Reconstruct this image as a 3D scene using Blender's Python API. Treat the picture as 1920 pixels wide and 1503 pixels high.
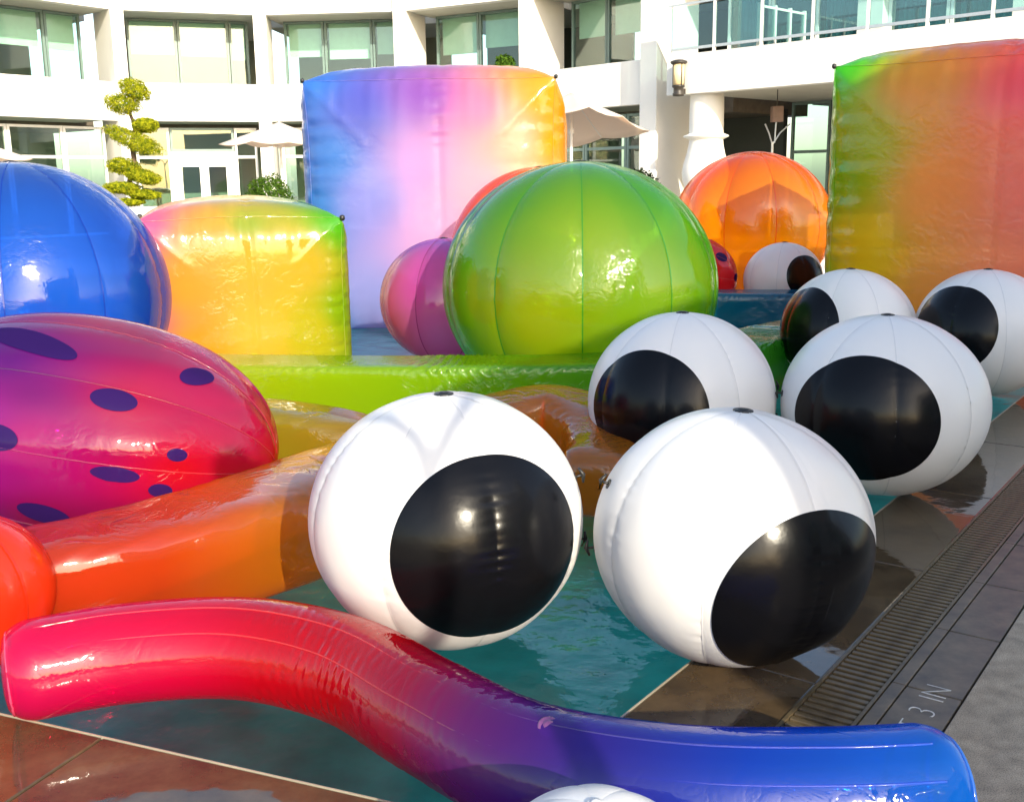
import bpy, bmesh, math, random
import numpy as np
from mathutils import Vector, Matrix

for o in list(bpy.data.objects):
    bpy.data.objects.remove(o)
random.seed(7)
RNG = np.random.default_rng(7)
scene = bpy.context.scene
COL = scene.collection
R = math.radians

# ------------------------------------------------------------------ camera
cam_d = bpy.data.cameras.new('camera')
cam = bpy.data.objects.new('camera', cam_d)
COL.objects.link(cam)
scene.camera = cam
cam_d.sensor_fit = 'HORIZONTAL'
cam_d.sensor_width = 36.0
cam_d.lens = 37.05
cam_d.clip_end = 500
CAMZ = 1.7
cam.matrix_world = Matrix(((0.99992023, 0.01263057, 0.0, 0.0),
                           (-0.00257186, 0.20360586, -0.97904956, 0.0),
                           (-0.01236596, 0.97897146, 0.2036221, CAMZ),
                           (0, 0, 0, 1)))

# ------------------------------------------------------------------ light
SUN_AZ, SUN_EL = R(24), R(23)            # azimuth measured from -Y (behind the camera) towards +X
to_sun = Vector((math.sin(SUN_AZ) * math.cos(SUN_EL), -math.cos(SUN_AZ) * math.cos(SUN_EL), math.sin(SUN_EL)))
world = bpy.data.worlds.new('World')
scene.world = world
world.use_nodes = True
wn = world.node_tree.nodes
wl = world.node_tree.links
bg = wn['Background']
sky = wn.new('ShaderNodeTexSky')
sky.sky_type = 'NISHITA'
sky.sun_disc = False
sky.sun_elevation = SUN_EL
sky.sun_rotation = math.atan2(to_sun.x, to_sun.y)
sky.air_density = 1.0
sky.dust_density = 1.6
sky.ozone_density = 0.6
wl.new(sky.outputs[0], bg.inputs[0])
bg.inputs[1].default_value = 0.15
sun_d = bpy.data.lights.new('sun', 'SUN')
sun_d.energy = 2.9
sun_d.angle = R(0.5)
sun_d.color = (1.0, 0.90, 0.70)
sun = bpy.data.objects.new('sun', sun_d)
COL.objects.link(sun)
sun.rotation_euler = to_sun.to_track_quat('Z', 'Y').to_euler()
vs = scene.view_settings
vs.view_transform = 'Standard'
vs.look = 'None'
vs.gamma = 1.0
vs.use_curve_mapping = False
vs.exposure = 1.32
scene.cycles.max_bounces = 5
scene.cycles.diffuse_bounces = 3
scene.cycles.glossy_bounces = 3
scene.cycles.transparent_max_bounces = 11
scene.cycles.caustics_reflective = False
scene.cycles.caustics_refractive = False

# ------------------------------------------------------------------ helpers
ORG = {}


def thing(name, label, cat, loc=(0, 0, 0), group=None):
    o = bpy.data.objects.new(name, None)
    o.empty_display_size = 0.1
    COL.objects.link(o)
    o.location = loc
    o['label'] = label
    o['category'] = cat
    if group:
        o['group'] = group
    ORG[o.name] = Vector(loc)
    return o


def struct(name, kind='structure', loc=(0, 0, 0)):
    o = bpy.data.objects.new(name, None)
    o.empty_display_size = 0.1
    COL.objects.link(o)
    o.location = loc
    o['kind'] = kind
    ORG[o.name] = Vector(loc)
    return o


def part(name, verts, faces, mat, parent=None, smooth=False, cols=None, label=None):
    """one mesh object; verts in world coordinates, stored relative to the thing's base"""
    org = ORG[parent.name] if parent else Vector((0, 0, 0))
    v = np.asarray(verts, float) - np.array(org)
    me = bpy.data.meshes.new(name)
    me.from_pydata(v.tolist(), [], [list(f) for f in faces])
    if smooth:
        me.polygons.foreach_set('use_smooth', [True] * len(me.polygons))
    if cols is not None:
        a = me.color_attributes.new('tint', 'FLOAT_COLOR', 'POINT')
        c = np.ones((len(v), 4), np.float32)
        c[:, :3] = cols
        a.data.foreach_set('color', c.ravel())
    me.materials.append(mat)
    me.update()
    o = bpy.data.objects.new(name, me)
    COL.objects.link(o)
    if parent:
        o.parent = parent
    ORG[o.name] = org
    if label:
        o['label'] = label
    return o


def link_copy(src, parent, offset):
    o = src.copy()
    COL.objects.link(o)
    o.parent = parent
    o.location = offset
    return o


def boxf(fr, u0, u1, w0, w1, z0, z1):
    """box in a frame fr = (origin xy, u dir xy, w dir xy)"""
    o, u, w = fr
    vs_ = []
    for z in (z0, z1):
        for a, b in ((u0, w0), (u1, w0), (u1, w1), (u0, w1)):
            vs_.append((o[0] + u[0] * a + w[0] * b, o[1] + u[1] * a + w[1] * b, z))
    f = [(0, 3, 2, 1), (4, 5, 6, 7), (0, 1, 5, 4), (1, 2, 6, 5), (2, 3, 7, 6), (3, 0, 4, 7)]
    # u x w may be left handed
    if u[0] * w[1] - u[1] * w[0] < 0:
        f = [tuple(reversed(q)) for q in f]
    return vs_, f


def join(pieces):
    V, F = [], []
    for v, f in pieces:
        n = len(V)
        V += list(map(tuple, v))
        F += [tuple(i + n for i in q) for q in f]
    return V, F


WF = ((0, 0), (1, 0), (0, 1))


def bevel(o, w=0.01, seg=2):
    m = o.modifiers.new('bevel', 'BEVEL')
    m.width = w
    m.segments = seg
    m.limit_method = 'ANGLE'
    return o


def lathe(profile, c, n=32, close=False):
    """profile list of (r, z) bottom to top, axis vertical through c (x, y)"""
    V, F = [], []
    for r, z in profile:
        for k in range(n):
            a = 2 * math.pi * k / n
            V.append((c[0] + r * math.cos(a), c[1] + r * math.sin(a), z))
    m = len(profile)
    for i in range(m - 1):
        for k in range(n):
            k2 = (k + 1) % n
            F.append((i * n + k, i * n + k2, (i + 1) * n + k2, (i + 1) * n + k))
    if close:
        F.append(tuple(reversed(range(n))))
        F.append(tuple((m - 1) * n + k for k in range(n)))
    return V, F


def tube(pts, r, n=8, cap=True):
    pts = [Vector(p) for p in pts]
    V, F = [], []
    prev = None
    for i, p in enumerate(pts):
        t = (pts[min(i + 1, len(pts) - 1)] - pts[max(i - 1, 0)]).normalized()
        ref = Vector((0, 0, 1)) if abs(t.z) < 0.95 else Vector((1, 0, 0))
        a = t.cross(ref).normalized()
        b = a.cross(t)
        rr = r[i] if isinstance(r, (list, tuple)) else r
        for k in range(n):
            q = 2 * math.pi * k / n
            V.append(tuple(p + a * (rr * math.cos(q)) + b * (rr * math.sin(q))))
    for i in range(len(pts) - 1):
        for k in range(n):
            k2 = (k + 1) % n
            F.append((i * n + k, (i + 1) * n + k, (i + 1) * n + k2, i * n + k2))
    if cap:
        F.append(tuple(range(n)))
        F.append(tuple(reversed(range((len(pts) - 1) * n, len(pts) * n))))
    return V, F


def spline(ctrl, n):
    """Catmull-Rom through control rows -> (n, k)"""
    c = np.asarray(ctrl, float)
    c = np.vstack([2 * c[0] - c[1], c, 2 * c[-1] - c[-2]])
    m = len(c) - 3
    out = []
    for s in np.linspace(0, m - 1e-9, n):
        i = int(s)
        t = s - i
        p0, p1, p2, p3 = c[i], c[i + 1], c[i + 2], c[i + 3]
        out.append(.5 * (2 * p1 + (p2 - p0) * t + (2 * p0 - 5 * p1 + 4 * p2 - p3) * t * t + (3 * p1 - p0 - 3 * p2 + p3) * t ** 3))
    return np.array(out)


def idw(pts, ctrl, power=2.6):
    """smooth print gradient: inverse distance blend of (x, y, z, colour) control inks"""
    pts = np.asarray(pts, float)
    acc = np.zeros((len(pts), 3))
    ws = np.zeros(len(pts))
    for x, y, z, c in ctrl:
        d = np.sqrt((pts[:, 0] - x) ** 2 + (pts[:, 1] - y) ** 2 + (pts[:, 2] - z) ** 2) + .12
        w = d ** -power
        acc += w[:, None] * np.array(c)
        ws += w
    return acc / ws[:, None]


def fbm(p, seed=0, octaves=3):
    """cheap value-noise-like sum of sines"""
    r = np.random.default_rng(seed)
    out = np.zeros(len(p))
    amp = 1.0
    fr = 1.0
    for _ in range(octaves):
        for _ in range(3):
            k = r.normal(size=3)
            k /= np.linalg.norm(k)
            out += amp * np.sin(fr * (p @ k) * 2 * math.pi + r.uniform(0, 6.28))
        amp *= .5
        fr *= 2.1
    return out / 3


# ------------------------------------------------------------------ materials
def newmat(name):
    m = bpy.data.materials.new(name)
    m.use_nodes = True
    nt = m.node_tree
    nt.nodes.clear()
    out = nt.nodes.new('ShaderNodeOutputMaterial')
    return m, nt.nodes, nt.links, out


def noise_bump(N, L, scale, strength, dist=0.02, detail=3, vec=None):
    tc = N.new('ShaderNodeTexCoord')
    mp = N.new('ShaderNodeMapping')
    if vec:
        mp.inputs['Scale'].default_value = vec
    L.new(tc.outputs['Object'], mp.inputs[0])
    nz = N.new('ShaderNodeTexNoise')
    nz.inputs['Scale'].default_value = scale
    nz.inputs['Detail'].default_value = detail
    L.new(mp.outputs[0], nz.inputs['Vector'])
    b = N.new('ShaderNodeBump')
    b.inputs['Strength'].default_value = strength
    b.inputs['Distance'].default_value = dist
    L.new(nz.outputs['Fac'], b.inputs['Height'])
    return b, nz


def plain(name, col, rough=0.6, vary=0.12, scale=6.0, bump=0.0, bscale=40, metal=0.0, spec=0.5, dirt=None):
    """Principled with uneven colour"""
    m, N, L, out = newmat(name)
    p = N.new('ShaderNodeBsdfPrincipled')
    tc = N.new('ShaderNodeTexCoord')
    nz = N.new('ShaderNodeTexNoise')
    nz.inputs['Scale'].default_value = scale
    nz.inputs['Detail'].default_value = 6
    L.new(tc.outputs['Object'], nz.inputs['Vector'])
    rp = N.new('ShaderNodeValToRGB')
    rp.color_ramp.elements[0].position = .3
    rp.color_ramp.elements[1].position = .7
    lo = dirt if dirt else tuple(c * (1 - vary) for c in col)
    rp.color_ramp.elements[0].color = (*lo, 1)
    rp.color_ramp.elements[1].color = (*[min(1, c * (1 + vary * .5)) for c in col], 1)
    L.new(nz.outputs['Fac'], rp.inputs[0])
    L.new(rp.outputs[0], p.inputs['Base Color'])
    p.inputs['Roughness'].default_value = rough
    p.inputs['Metallic'].default_value = metal
    p.inputs['Specular IOR Level'].default_value = spec
    if bump:
        b, _ = noise_bump(N, L, bscale, bump, .01, 5)
        L.new(b.outputs[0], p.inputs['Normal'])
    L.new(p.outputs[0], out.inputs[0])
    return m


def vinyl(name, col=None, clear=0.45, rough=0.05, wr=(7, .25), gloss=1.5, back=0.4, ridge=False, wave=.12, gam=.55, cap=.45, patchy=0.0):
    """clear tinted inflatable film: see-through tint + scattering print + gloss"""
    m, N, L, out = newmat(name)
    if col is None:
        at = N.new('ShaderNodeAttribute')
        at.attribute_name = 'tint'
        c = at.outputs['Color']
    else:
        rgb = N.new('ShaderNodeRGB')
        rgb.outputs[0].default_value = (*col, 1)
        c = rgb.outputs[0]
    gm = N.new('ShaderNodeGamma')
    gm.inputs['Gamma'].default_value = gam
    L.new(c, gm.inputs[0])
    b, nz = noise_bump(N, L, wr[0], wr[1], .02, 4)
    if ridge:                                   # sharp crease lines instead of soft swells
        nz.inputs['Distortion'].default_value = .8
        sb = N.new('ShaderNodeMath')
        sb.operation = 'SUBTRACT'
        sb.inputs[1].default_value = .5
        ab = N.new('ShaderNodeMath')
        ab.operation = 'ABSOLUTE'
        pw = N.new('ShaderNodeMath')
        pw.operation = 'POWER'
        pw.inputs[1].default_value = .6
        L.new(nz.outputs['Fac'], sb.inputs[0])
        L.new(sb.outputs[0], ab.inputs[0])
        L.new(ab.outputs[0], pw.inputs[0])
        L.new(pw.outputs[0], b.inputs['Height'])
        if patchy:                              # creases gather in slack areas, the rest is taut
            tcm = N.new('ShaderNodeTexCoord')
            nm = N.new('ShaderNodeTexNoise')
            nm.inputs['Scale'].default_value = patchy
            nm.inputs['Detail'].default_value = 2
            L.new(tcm.outputs['Object'], nm.inputs['Vector'])
            mr = N.new('ShaderNodeMapRange')
            mr.inputs['From Min'].default_value = .46
            mr.inputs['From Max'].default_value = .66
            mr.inputs['To Min'].default_value = wr[1] * .12
            mr.inputs['To Max'].default_value = wr[1]
            L.new(nm.outputs['Fac'], mr.inputs[0])
            L.new(mr.outputs[0], b.inputs['Strength'])
    b2, _ = noise_bump(N, L, 2.2, wave, .05, 2, (1, 1, 2.0))
    L.new(b.outputs[0], b2.inputs['Normal'])
    tr = N.new('ShaderNodeBsdfTransparent')
    L.new(gm.outputs[0], tr.inputs[0])
    df = N.new('ShaderNodeBsdfDiffuse')
    L.new(c, df.inputs[0])
    tl = N.new('ShaderNodeBsdfTranslucent')
    L.new(c, tl.inputs[0])
    m1 = N.new('ShaderNodeMixShader')
    m1.inputs[0].default_value = back
    L.new(df.outputs[0], m1.inputs[1])
    L.new(tl.outputs[0], m1.inputs[2])
    m2 = N.new('ShaderNodeMixShader')
    m2.inputs[0].default_value = clear
    L.new(m1.outputs[0], m2.inputs[1])
    L.new(tr.outputs[0], m2.inputs[2])
    gl = N.new('ShaderNodeBsdfGlossy')
    gl.inputs['Roughness'].default_value = rough
    L.new(b2.outputs[0], gl.inputs['Normal'])
    fr = N.new('ShaderNodeFresnel')
    fr.inputs['IOR'].default_value = gloss
    geo = N.new('ShaderNodeNewGeometry')      # inner side of the film: keep a normal-facing IOR
    L.new(b2.outputs[0], fr.inputs['Normal'])
    mx = N.new('ShaderNodeMath')
    mx.operation = 'MINIMUM'
    mx.inputs[1].default_value = cap
    L.new(fr.outputs[0], mx.inputs[0])
    bk = N.new('ShaderNodeMath')               # faces seen from inside: weak constant sheen
    bk.operation = 'MULTIPLY_ADD'
    inv = N.new('ShaderNodeMath')
    inv.operation = 'SUBTRACT'
    inv.inputs[0].default_value = 1
    L.new(geo.outputs['Backfacing'], inv.inputs[1])
    L.new(mx.outputs[0], bk.inputs[0])
    L.new(inv.outputs[0], bk.inputs[1])
    bk.inputs[2].default_value = .015
    m3 = N.new('ShaderNodeMixShader')
    L.new(bk.outputs[0], m3.inputs[0])
    L.new(m2.outputs[0], m3.inputs[1])
    L.new(gl.outputs[0], m3.inputs[2])
    L.new(m3.outputs[0], out.inputs[0])
    return m


def glass(name, tint, ior=1.5):
    m, N, L, out = newmat(name)
    tr = N.new('ShaderNodeBsdfTransparent')
    tr.inputs[0].default_value = (*tint, 1)
    gl = N.new('ShaderNodeBsdfGlossy')
    gl.inputs['Roughness'].default_value = .015
    b, _ = noise_bump(N, L, .5, .08, .05, 1)
    L.new(b.outputs[0], gl.inputs['Normal'])
    lw = N.new('ShaderNodeLayerWeight')
    lw.inputs[0].default_value = .25
    mth = N.new('ShaderNodeMath')
    mth.operation = 'MULTIPLY_ADD'
    mth.inputs[1].default_value = .7
    mth.inputs[2].default_value = .07
    L.new(lw.outputs['Fresnel'], mth.inputs[0])
    mx = N.new('ShaderNodeMixShader')
    L.new(mth.outputs[0], mx.inputs[0])
    L.new(tr.outputs[0], mx.inputs[1])
    L.new(gl.outputs[0], mx.inputs[2])
    L.new(mx.outputs[0], out.inputs[0])
    return m


def water_mat():
    m, N, L, out = newmat('pool water')
    tr = N.new('ShaderNodeBsdfTransparent')
    tr.inputs[0].default_value = (.62, .95, .90, 1)
    gl = N.new('ShaderNodeBsdfGlossy')
    gl.inputs['Roughness'].default_value = .02
    b, _ = noise_bump(N, L, 4.6, .32, .05, 4)
    L.new(b.outputs[0], gl.inputs['Normal'])
    fr = N.new('ShaderNodeFresnel')
    fr.inputs['IOR'].default_value = 1.36
    L.new(b.outputs[0], fr.inputs['Normal'])
    mx = N.new('ShaderNodeMixShader')
    L.new(fr.outputs[0], mx.inputs[0])
    L.new(tr.outputs[0], mx.inputs[1])
    L.new(gl.outputs[0], mx.inputs[2])
    L.new(mx.outputs[0], out.inputs[0])
    return m


def white_vinyl():
    m, N, L, out = newmat('white vinyl')
    p = N.new('ShaderNodeBsdfPrincipled')
    b, nz = noise_bump(N, L, 9, .10, .02, 4)
    b2, _ = noise_bump(N, L, 2.5, .25, .05, 2)
    L.new(b.outputs[0], b2.inputs['Normal'])
    p.inputs['Base Color'].default_value = (.76, .752, .745, 1)
    p.inputs['Roughness'].default_value = .33
    L.new(b2.outputs[0], p.inputs['Normal'])
    tl = N.new('ShaderNodeBsdfTranslucent')
    tl.inputs[0].default_value = (.9, .86, .84, 1)
    mx = N.new('ShaderNodeMixShader')
    mx.inputs[0].default_value = .18
    L.new(p.outputs[0], mx.inputs[1])
    L.new(tl.outputs[0], mx.inputs[2])
    L.new(mx.outputs[0], out.inputs[0])
    return m


def black_vinyl():
    m, N, L, out = newmat('black vinyl')
    p = N.new('ShaderNodeBsdfPrincipled')
    b, nz = noise_bump(N, L, 9, .10, .02, 4)
    p.inputs['Base Color'].default_value = (.003, .003, .004, 1)
    p.inputs['Roughness'].default_value = .22
    p.inputs['Specular IOR Level'].default_value = .22
    L.new(b.outputs[0], p.inputs['Normal'])
    L.new(p.outputs[0], out.inputs[0])
    return m


def wet_stone(name, col, lo, rough=.06, scale=5):
    m, N, L, out = newmat(name)
    p = N.new('ShaderNodeBsdfPrincipled')
    tc = N.new('ShaderNodeTexCoord')
    nz = N.new('ShaderNodeTexNoise')
    nz.inputs['Scale'].default_value = scale
    nz.inputs['Detail'].default_value = 8
    nz.inputs['Roughness'].default_value = .65
    L.new(tc.outputs['Object'], nz.inputs['Vector'])
    rp = N.new('ShaderNodeValToRGB')
    rp.color_ramp.elements[0].position = .32
    rp.color_ramp.elements[1].position = .68
    rp.color_ramp.elements[0].color = (*lo, 1)
    rp.color_ramp.elements[1].color = (*col, 1)
    L.new(nz.outputs['Fac'], rp.inputs[0])
    L.new(rp.outputs[0], p.inputs['Base Color'])
    p.inputs['Roughness'].default_value = rough
    p.inputs['IOR'].default_value = 1.58
    b, _ = noise_bump(N, L, 4.0, .10, .03, 3)
    L.new(b.outputs[0], p.inputs['Normal'])
    L.new(p.outputs[0], out.inputs[0])
    return m


def leaf_mat(name, c0, c1):
    m, N, L, out = newmat(name)
    oi = N.new('ShaderNodeTexCoord')
    nz = N.new('ShaderNodeTexNoise')
    nz.inputs['Scale'].default_value = 9
    L.new(oi.outputs['Object'], nz.inputs['Vector'])
    rp = N.new('ShaderNodeValToRGB')
    rp.color_ramp.elements[0].position = .35
    rp.color_ramp.elements[1].position = .65
    rp.color_ramp.elements[0].color = (*c0, 1)
    rp.color_ramp.elements[1].color = (*c1, 1)
    L.new(nz.outputs['Fac'], rp.inputs[0])
    df = N.new('ShaderNodeBsdfDiffuse')
    tl = N.new('ShaderNodeBsdfTranslucent')
    L.new(rp.outputs[0], df.inputs[0])
    L.new(rp.outputs[0], tl.inputs[0])
    mx = N.new('ShaderNodeMixShader')
    mx.inputs[0].default_value = .3
    L.new(df.outputs[0], mx.inputs[1])
    L.new(tl.outputs[0], mx.inputs[2])
    L.new(mx.outputs[0], out.inputs[0])
    return m


M_film = vinyl('tinted film', None, .46, .05, (11, .42), 1.45, .55, True, .05, .6, .4, 1.5)
M_film_dense = vinyl('dense tinted film', None, .20, .07, (8, .40), 1.45, .5, True, .05, .55, .4, 1.2)
M_float = vinyl('crinkled float film', None, .34, .06, (13, .8), 1.38, .6, True, .05, .6, .4, 2.4)
M_crink = vinyl('crinkled clear film', None, .58, .045, (4.2, 1.1), 1.5, .6, True, .03, .6, .4, 2.3)
M_seam = {}
M_white = white_vinyl()
M_black = black_vinyl()
M_weld = plain('white weld', (.66, .655, .66), .4, .1)
M_rubber = plain('black rubber', (.012, .012, .012), .45)
M_render = plain('white render', (.80, .785, .74), .8, .05, 1.2, .05, 60)
M_soffit = plain('soffit paint', (.62, .60, .52), .85, .08, .7)
M_frame_w = plain('white metal frame', (.78, .78, .76), .4, .05)
M_frame_g = plain('green grey mullion', (.16, .24, .22), .4, .1)
M_alu = plain('brushed aluminium', (.55, .58, .60), .35, .08, 20, 0, 40, .6)
M_blind = plain('roller blind', (.84, .92, .84), .9, .05)
M_curtain = plain('teal sheer curtain', (.12, .27, .31), .9, .25, 3)
M_inner = plain('room wall', (.36, .36, .30), .9, .15, .6)
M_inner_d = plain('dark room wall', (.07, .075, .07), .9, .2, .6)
M_floor_in = plain('room floor', (.16, .13, .10), .6, .2)
M_glass = glass('window glass', (.80, .94, .88))
M_glass_b = glass('balustrade glass', (.70, .90, .88))
M_darkstone = plain('charcoal stone cladding', (.045, .045, .045), .7, .25, 3, .2)
M_brass = plain('dark bronze', (.035, .030, .025), .45, .2)
M_lampglass = plain('amber lamp glass', (.80, .62, .36), .35, .1)
M_canvas = plain('white canvas', (.78, .74, .68), .9, .05)
M_terrace = plain('terrace paving', (.48, .45, .40), .8, .12, 2, .15)
M_deck = plain('deck concrete', (.44, .35, .25), .85, .3, 14, .5, 220)
_nt = M_deck.node_tree
_p = [n for n in _nt.nodes if n.type == 'BSDF_PRINCIPLED'][0]
_r = [n for n in _nt.nodes if n.type == 'VALTORGB'][0]
_t = _nt.nodes.new('ShaderNodeTexCoord')
_n = _nt.nodes.new('ShaderNodeTexNoise')
_n.inputs['Scale'].default_value = 260
_n.inputs['Detail'].default_value = 2
_nt.links.new(_t.outputs['Object'], _n.inputs['Vector'])
_rr = _nt.nodes.new('ShaderNodeValToRGB')
_rr.color_ramp.elements[0].position = .36
_rr.color_ramp.elements[0].color = (.35, .33, .30, 1)
_rr.color_ramp.elements[1].position = .56
_rr.color_ramp.elements[1].color = (1, 1, 1, 1)
_nt.links.new(_n.outputs['Fac'], _rr.inputs[0])
_mm = _nt.nodes.new('ShaderNodeMix')
_mm.data_type = 'RGBA'
_mm.blend_type = 'MULTIPLY'
_mm.inputs[0].default_value = .75
_nt.links.new(_r.outputs[0], _mm.inputs[6])
_nt.links.new(_rr.outputs[0], _mm.inputs[7])
_nt.links.new(_mm.outputs[2], _p.inputs['Base Color'])
M_coping = wet_stone('wet brown coping', (.10, .066, .034), (.040, .027, .016), .05)
M_marker = wet_stone('damp marker tile', (.16, .12, .075), (.06, .048, .036), .45, 9)
M_grate = plain('bronze grate', (.11, .08, .042), .38, .35, 30, .1, 80, .0)
M_channel = plain('drain channel', (.012, .011, .010), .5)
M_basin = plain('teal pool plaster', (.11, .70, .64), .6, .4, 2.2)
M_edge = plain('pale tile edge', (.36, .32, .24), .3, .1)
M_water = water_mat()
M_letter = plain('white marker paint', (.62, .60, .55), .5, .2, 60)
M_leaf_y = leaf_mat('yellow topiary leaf', (.07, .12, .008), (.46, .46, .02))  # dark end of the ramp paints in the shade inside the pads
M_leaf_g = leaf_mat('boxwood leaf', (.03, .075, .012), (.09, .17, .02))
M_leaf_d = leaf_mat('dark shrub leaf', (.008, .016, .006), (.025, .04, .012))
M_bark = plain('bark', (.10, .065, .04), .9, .3, 12, .4)
M_pot = plain('white planter', (.74, .73, .70), .5, .06)
M_cushion = plain('white cushion', (.75, .74, .72), .9, .05)
M_sign = plain('brown sign panel', (.20, .12, .09), .5, .2)


def seam_mat(c):
    k = tuple(round(x, 3) for x in c)
    if k not in M_seam:
        M_seam[k] = vinyl('welded seam %d' % len(M_seam), k, .25, .1)
    return M_seam[k]


# ------------------------------------------------------------------ ground, pool, coping
E_ = np.array((.594, .804))          # along the right-hand pool edge
N_ = np.array((.804, -.594))         # away from the pool across the edge
K = np.array((-.083, 2.565))         # pool corner nearest the camera
LD = np.array((-.929, .370))         # along the other pool edge


def sn(s, n):
    p = E_ * s + N_ * n
    return p


def edge_pt(s, n):
    return (E_ * s + N_ * n)


pool = [K, K + E_ * 21.5, np.array((10.5, 21.0)), np.array((-13, 21.0)), K + LD * 14]
sK = K @ E_
FE = ((N_[0] * 0, N_[1] * 0), tuple(E_), tuple(N_))     # frame: u along edge, w away from pool
NL = np.array((-.370, -.929))                            # away from the pool on the left-hand edge
FL = (tuple(K), tuple(LD), tuple(NL))


def sheet_with_hole(outer, hole, z):
    bm = bmesh.new()
    es = []
    for loop in (outer, hole):
        vsx = [bm.verts.new((p[0], p[1], z)) for p in loop]
        es += [bm.edges.new((vsx[i], vsx[(i + 1) % len(vsx)])) for i in range(len(vsx))]
    bmesh.ops.triangle_fill(bm, use_beauty=True, use_dissolve=False, edges=es, normal=(0, 0, 1))
    bmesh.ops.recalc_face_normals(bm, faces=bm.faces)
    for f in bm.faces:
        if f.normal.z < 0:
            f.normal_flip()
    me = bpy.data.meshes.new('deck')
    bm.to_mesh(me)
    bm.free()
    return me


hole = [p + d for p, d in zip(pool, ((N_ * .44 + NL * .5) * .0, 0, 0, 0, 0))]
me = sheet_with_hole([(-160, -80), (160, -80), (160, 160), (-160, 160)], pool, -.03)
me.materials.append(M_deck)
deck = bpy.data.objects.new('pool_deck', me)
COL.objects.link(deck)
deck['kind'] = 'structure'
ORG[deck.name] = Vector((0, 0, 0))

# concrete deck slabs beyond the marker tiles
slab = struct('deck_paving')
for i, (s0, s1) in enumerate(((-1.5, 5.2), (5.2, 12.0))):
    bevel(part('slab', *boxf(FE, s0 + .004, s1 - .004, -.715, 4.0, -.06, 0.0), M_deck, slab), .004)
for i, (a, b) in enumerate(((-3.0, 0.2), (.2, 3.4), (3.4, 7))):
    bevel(part('slab', *boxf(FL, a + .004, b - .004, .75, 3.2, -.06, 0.0), M_deck, slab), .004)

# coping stones
cop = struct('pool_coping')
for i in range(9):
    s0 = sK + .0 + i * 1.3
    bevel(part('coping_stone', *boxf(FE, s0 + .003, s0 + 1.297, -1.588, -1.16, -.12, -.004), M_coping, cop), .006)
for i in range(5):
    bevel(part('coping_stone', *boxf(FL, i * 1.3 + .02, i * 1.3 + 1.315, 0.002, .745, -.12, -.004), M_coping, cop), .006)
# thin pale water line tile on the pool rim
rim = struct('pool_rim')
part('tile_edge', *boxf(FE, sK, sK + 21, -1.595, -1.589, -.3, -.004), M_edge, rim)
part('tile_edge', *boxf(FL, 0.012, 14, -.006, 0.0, -.3, -.004), M_edge, rim)

# depth marker tiles
mk = struct('depth_marker_tiles')
for i, (s0, s1) in enumerate(((1.75, 2.32), (2.32, 2.89), (2.89, 3.47), (3.47, 4.02), (4.02, 4.6), (4.6, 5.2), (5.2, 5.8), (5.8, 6.4), (6.4, 7.0))):
    bevel(part('marker_tile', *boxf(FE, s0 + .004, s1 - .004, -.90, -.722, -.06, -.002), M_marker, mk), .003)
    bevel(part('edge_stone', *boxf(FE, s0 + .002, s1 - .002, -.950, -.905, -.06, -.001), M_marker, mk), .003)


def text_mesh(txt, size, s, n, z):
    cu = bpy.data.curves.new('txt', 'FONT')
    cu.body = txt
    cu.size = size
    cu.extrude = .0006
    cu.offset = -.0035
    to = bpy.data.objects.new('txt', cu)
    COL.objects.link(to)
    dg = bpy.context.evaluated_depsgraph_get()
    mesh = bpy.data.meshes.new_from_object(to.evaluated_get(dg))
    bpy.data.objects.remove(to)
    p = edge_pt(s, n)
    mw = Matrix(((E_[0], -N_[0], 0, p[0]), (E_[1], -N_[1], 0, p[1]), (0, 0, 1, z), (0, 0, 0, 1)))
    mesh.transform(mw)
    mesh.materials.append(M_letter)
    return mesh


for ch, s in (('4', 2.90), ('F', 3.03), ('T', 3.165), ('3', 3.285), ('I', 3.405), ('N', 3.435)):
    tm = text_mesh(ch, .125, s, -.765, -.0008)
    to = bpy.data.objects.new('painted_letter', tm)
    COL.objects.link(to)
    to.parent = mk

# drain: channel, frame and slats
dr = thing('drain_grate', 'long bronze slatted drain grate set between wet coping and depth marker tiles', 'drain grate', (*edge_pt(3.0, -1.05), 0))
part('channel', *boxf(FE, 1.6, 8.6, -1.150, -.960, -.14, -.10), M_channel, dr)
part('frame_rail', *boxf(FE, 1.6, 8.6, -1.158, -1.146, -.10, .0), M_grate, dr)
part('frame_rail', *boxf(FE, 1.6, 8.6, -.966, -.954, -.10, .0), M_grate, dr)
sv, sf = boxf(FE, -.0112, .0112, -1.144, -.968, -.022, -.003)
p0 = edge_pt(1.62, 0)
first = part('slat', np.array(sv) + np.array((*p0, 0)), sf, M_grate, dr)
bevel(first, .002, 1)
for i in range(1, 176):
    q = edge_pt(i * .0395, 0)
    link_copy(first, dr, (q[0], q[1], 0))

# basin and water
bz = -1.25
pv = [(p[0], p[1], -.035) for p in pool] + [(p[0], p[1], bz) for p in pool]
n5 = len(pool)
pf = [tuple(range(n5, 2 * n5))] + [(i, (i + 1) % n5, n5 + (i + 1) % n5, n5 + i) for i in range(n5)]
basin = part('pool_basin', pv, pf, M_basin)
basin['kind'] = 'structure'
wat = part('pool_water', [(p[0], p[1], -.018) for p in pool], [tuple(range(n5))], M_water)
wat['kind'] = 'structure'

# terrace in front of the hotel
ter = part('terrace', *boxf(WF, -60, 60, 21.4, 60, -.5, .30), M_terrace)
ter['kind'] = 'structure'

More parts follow.
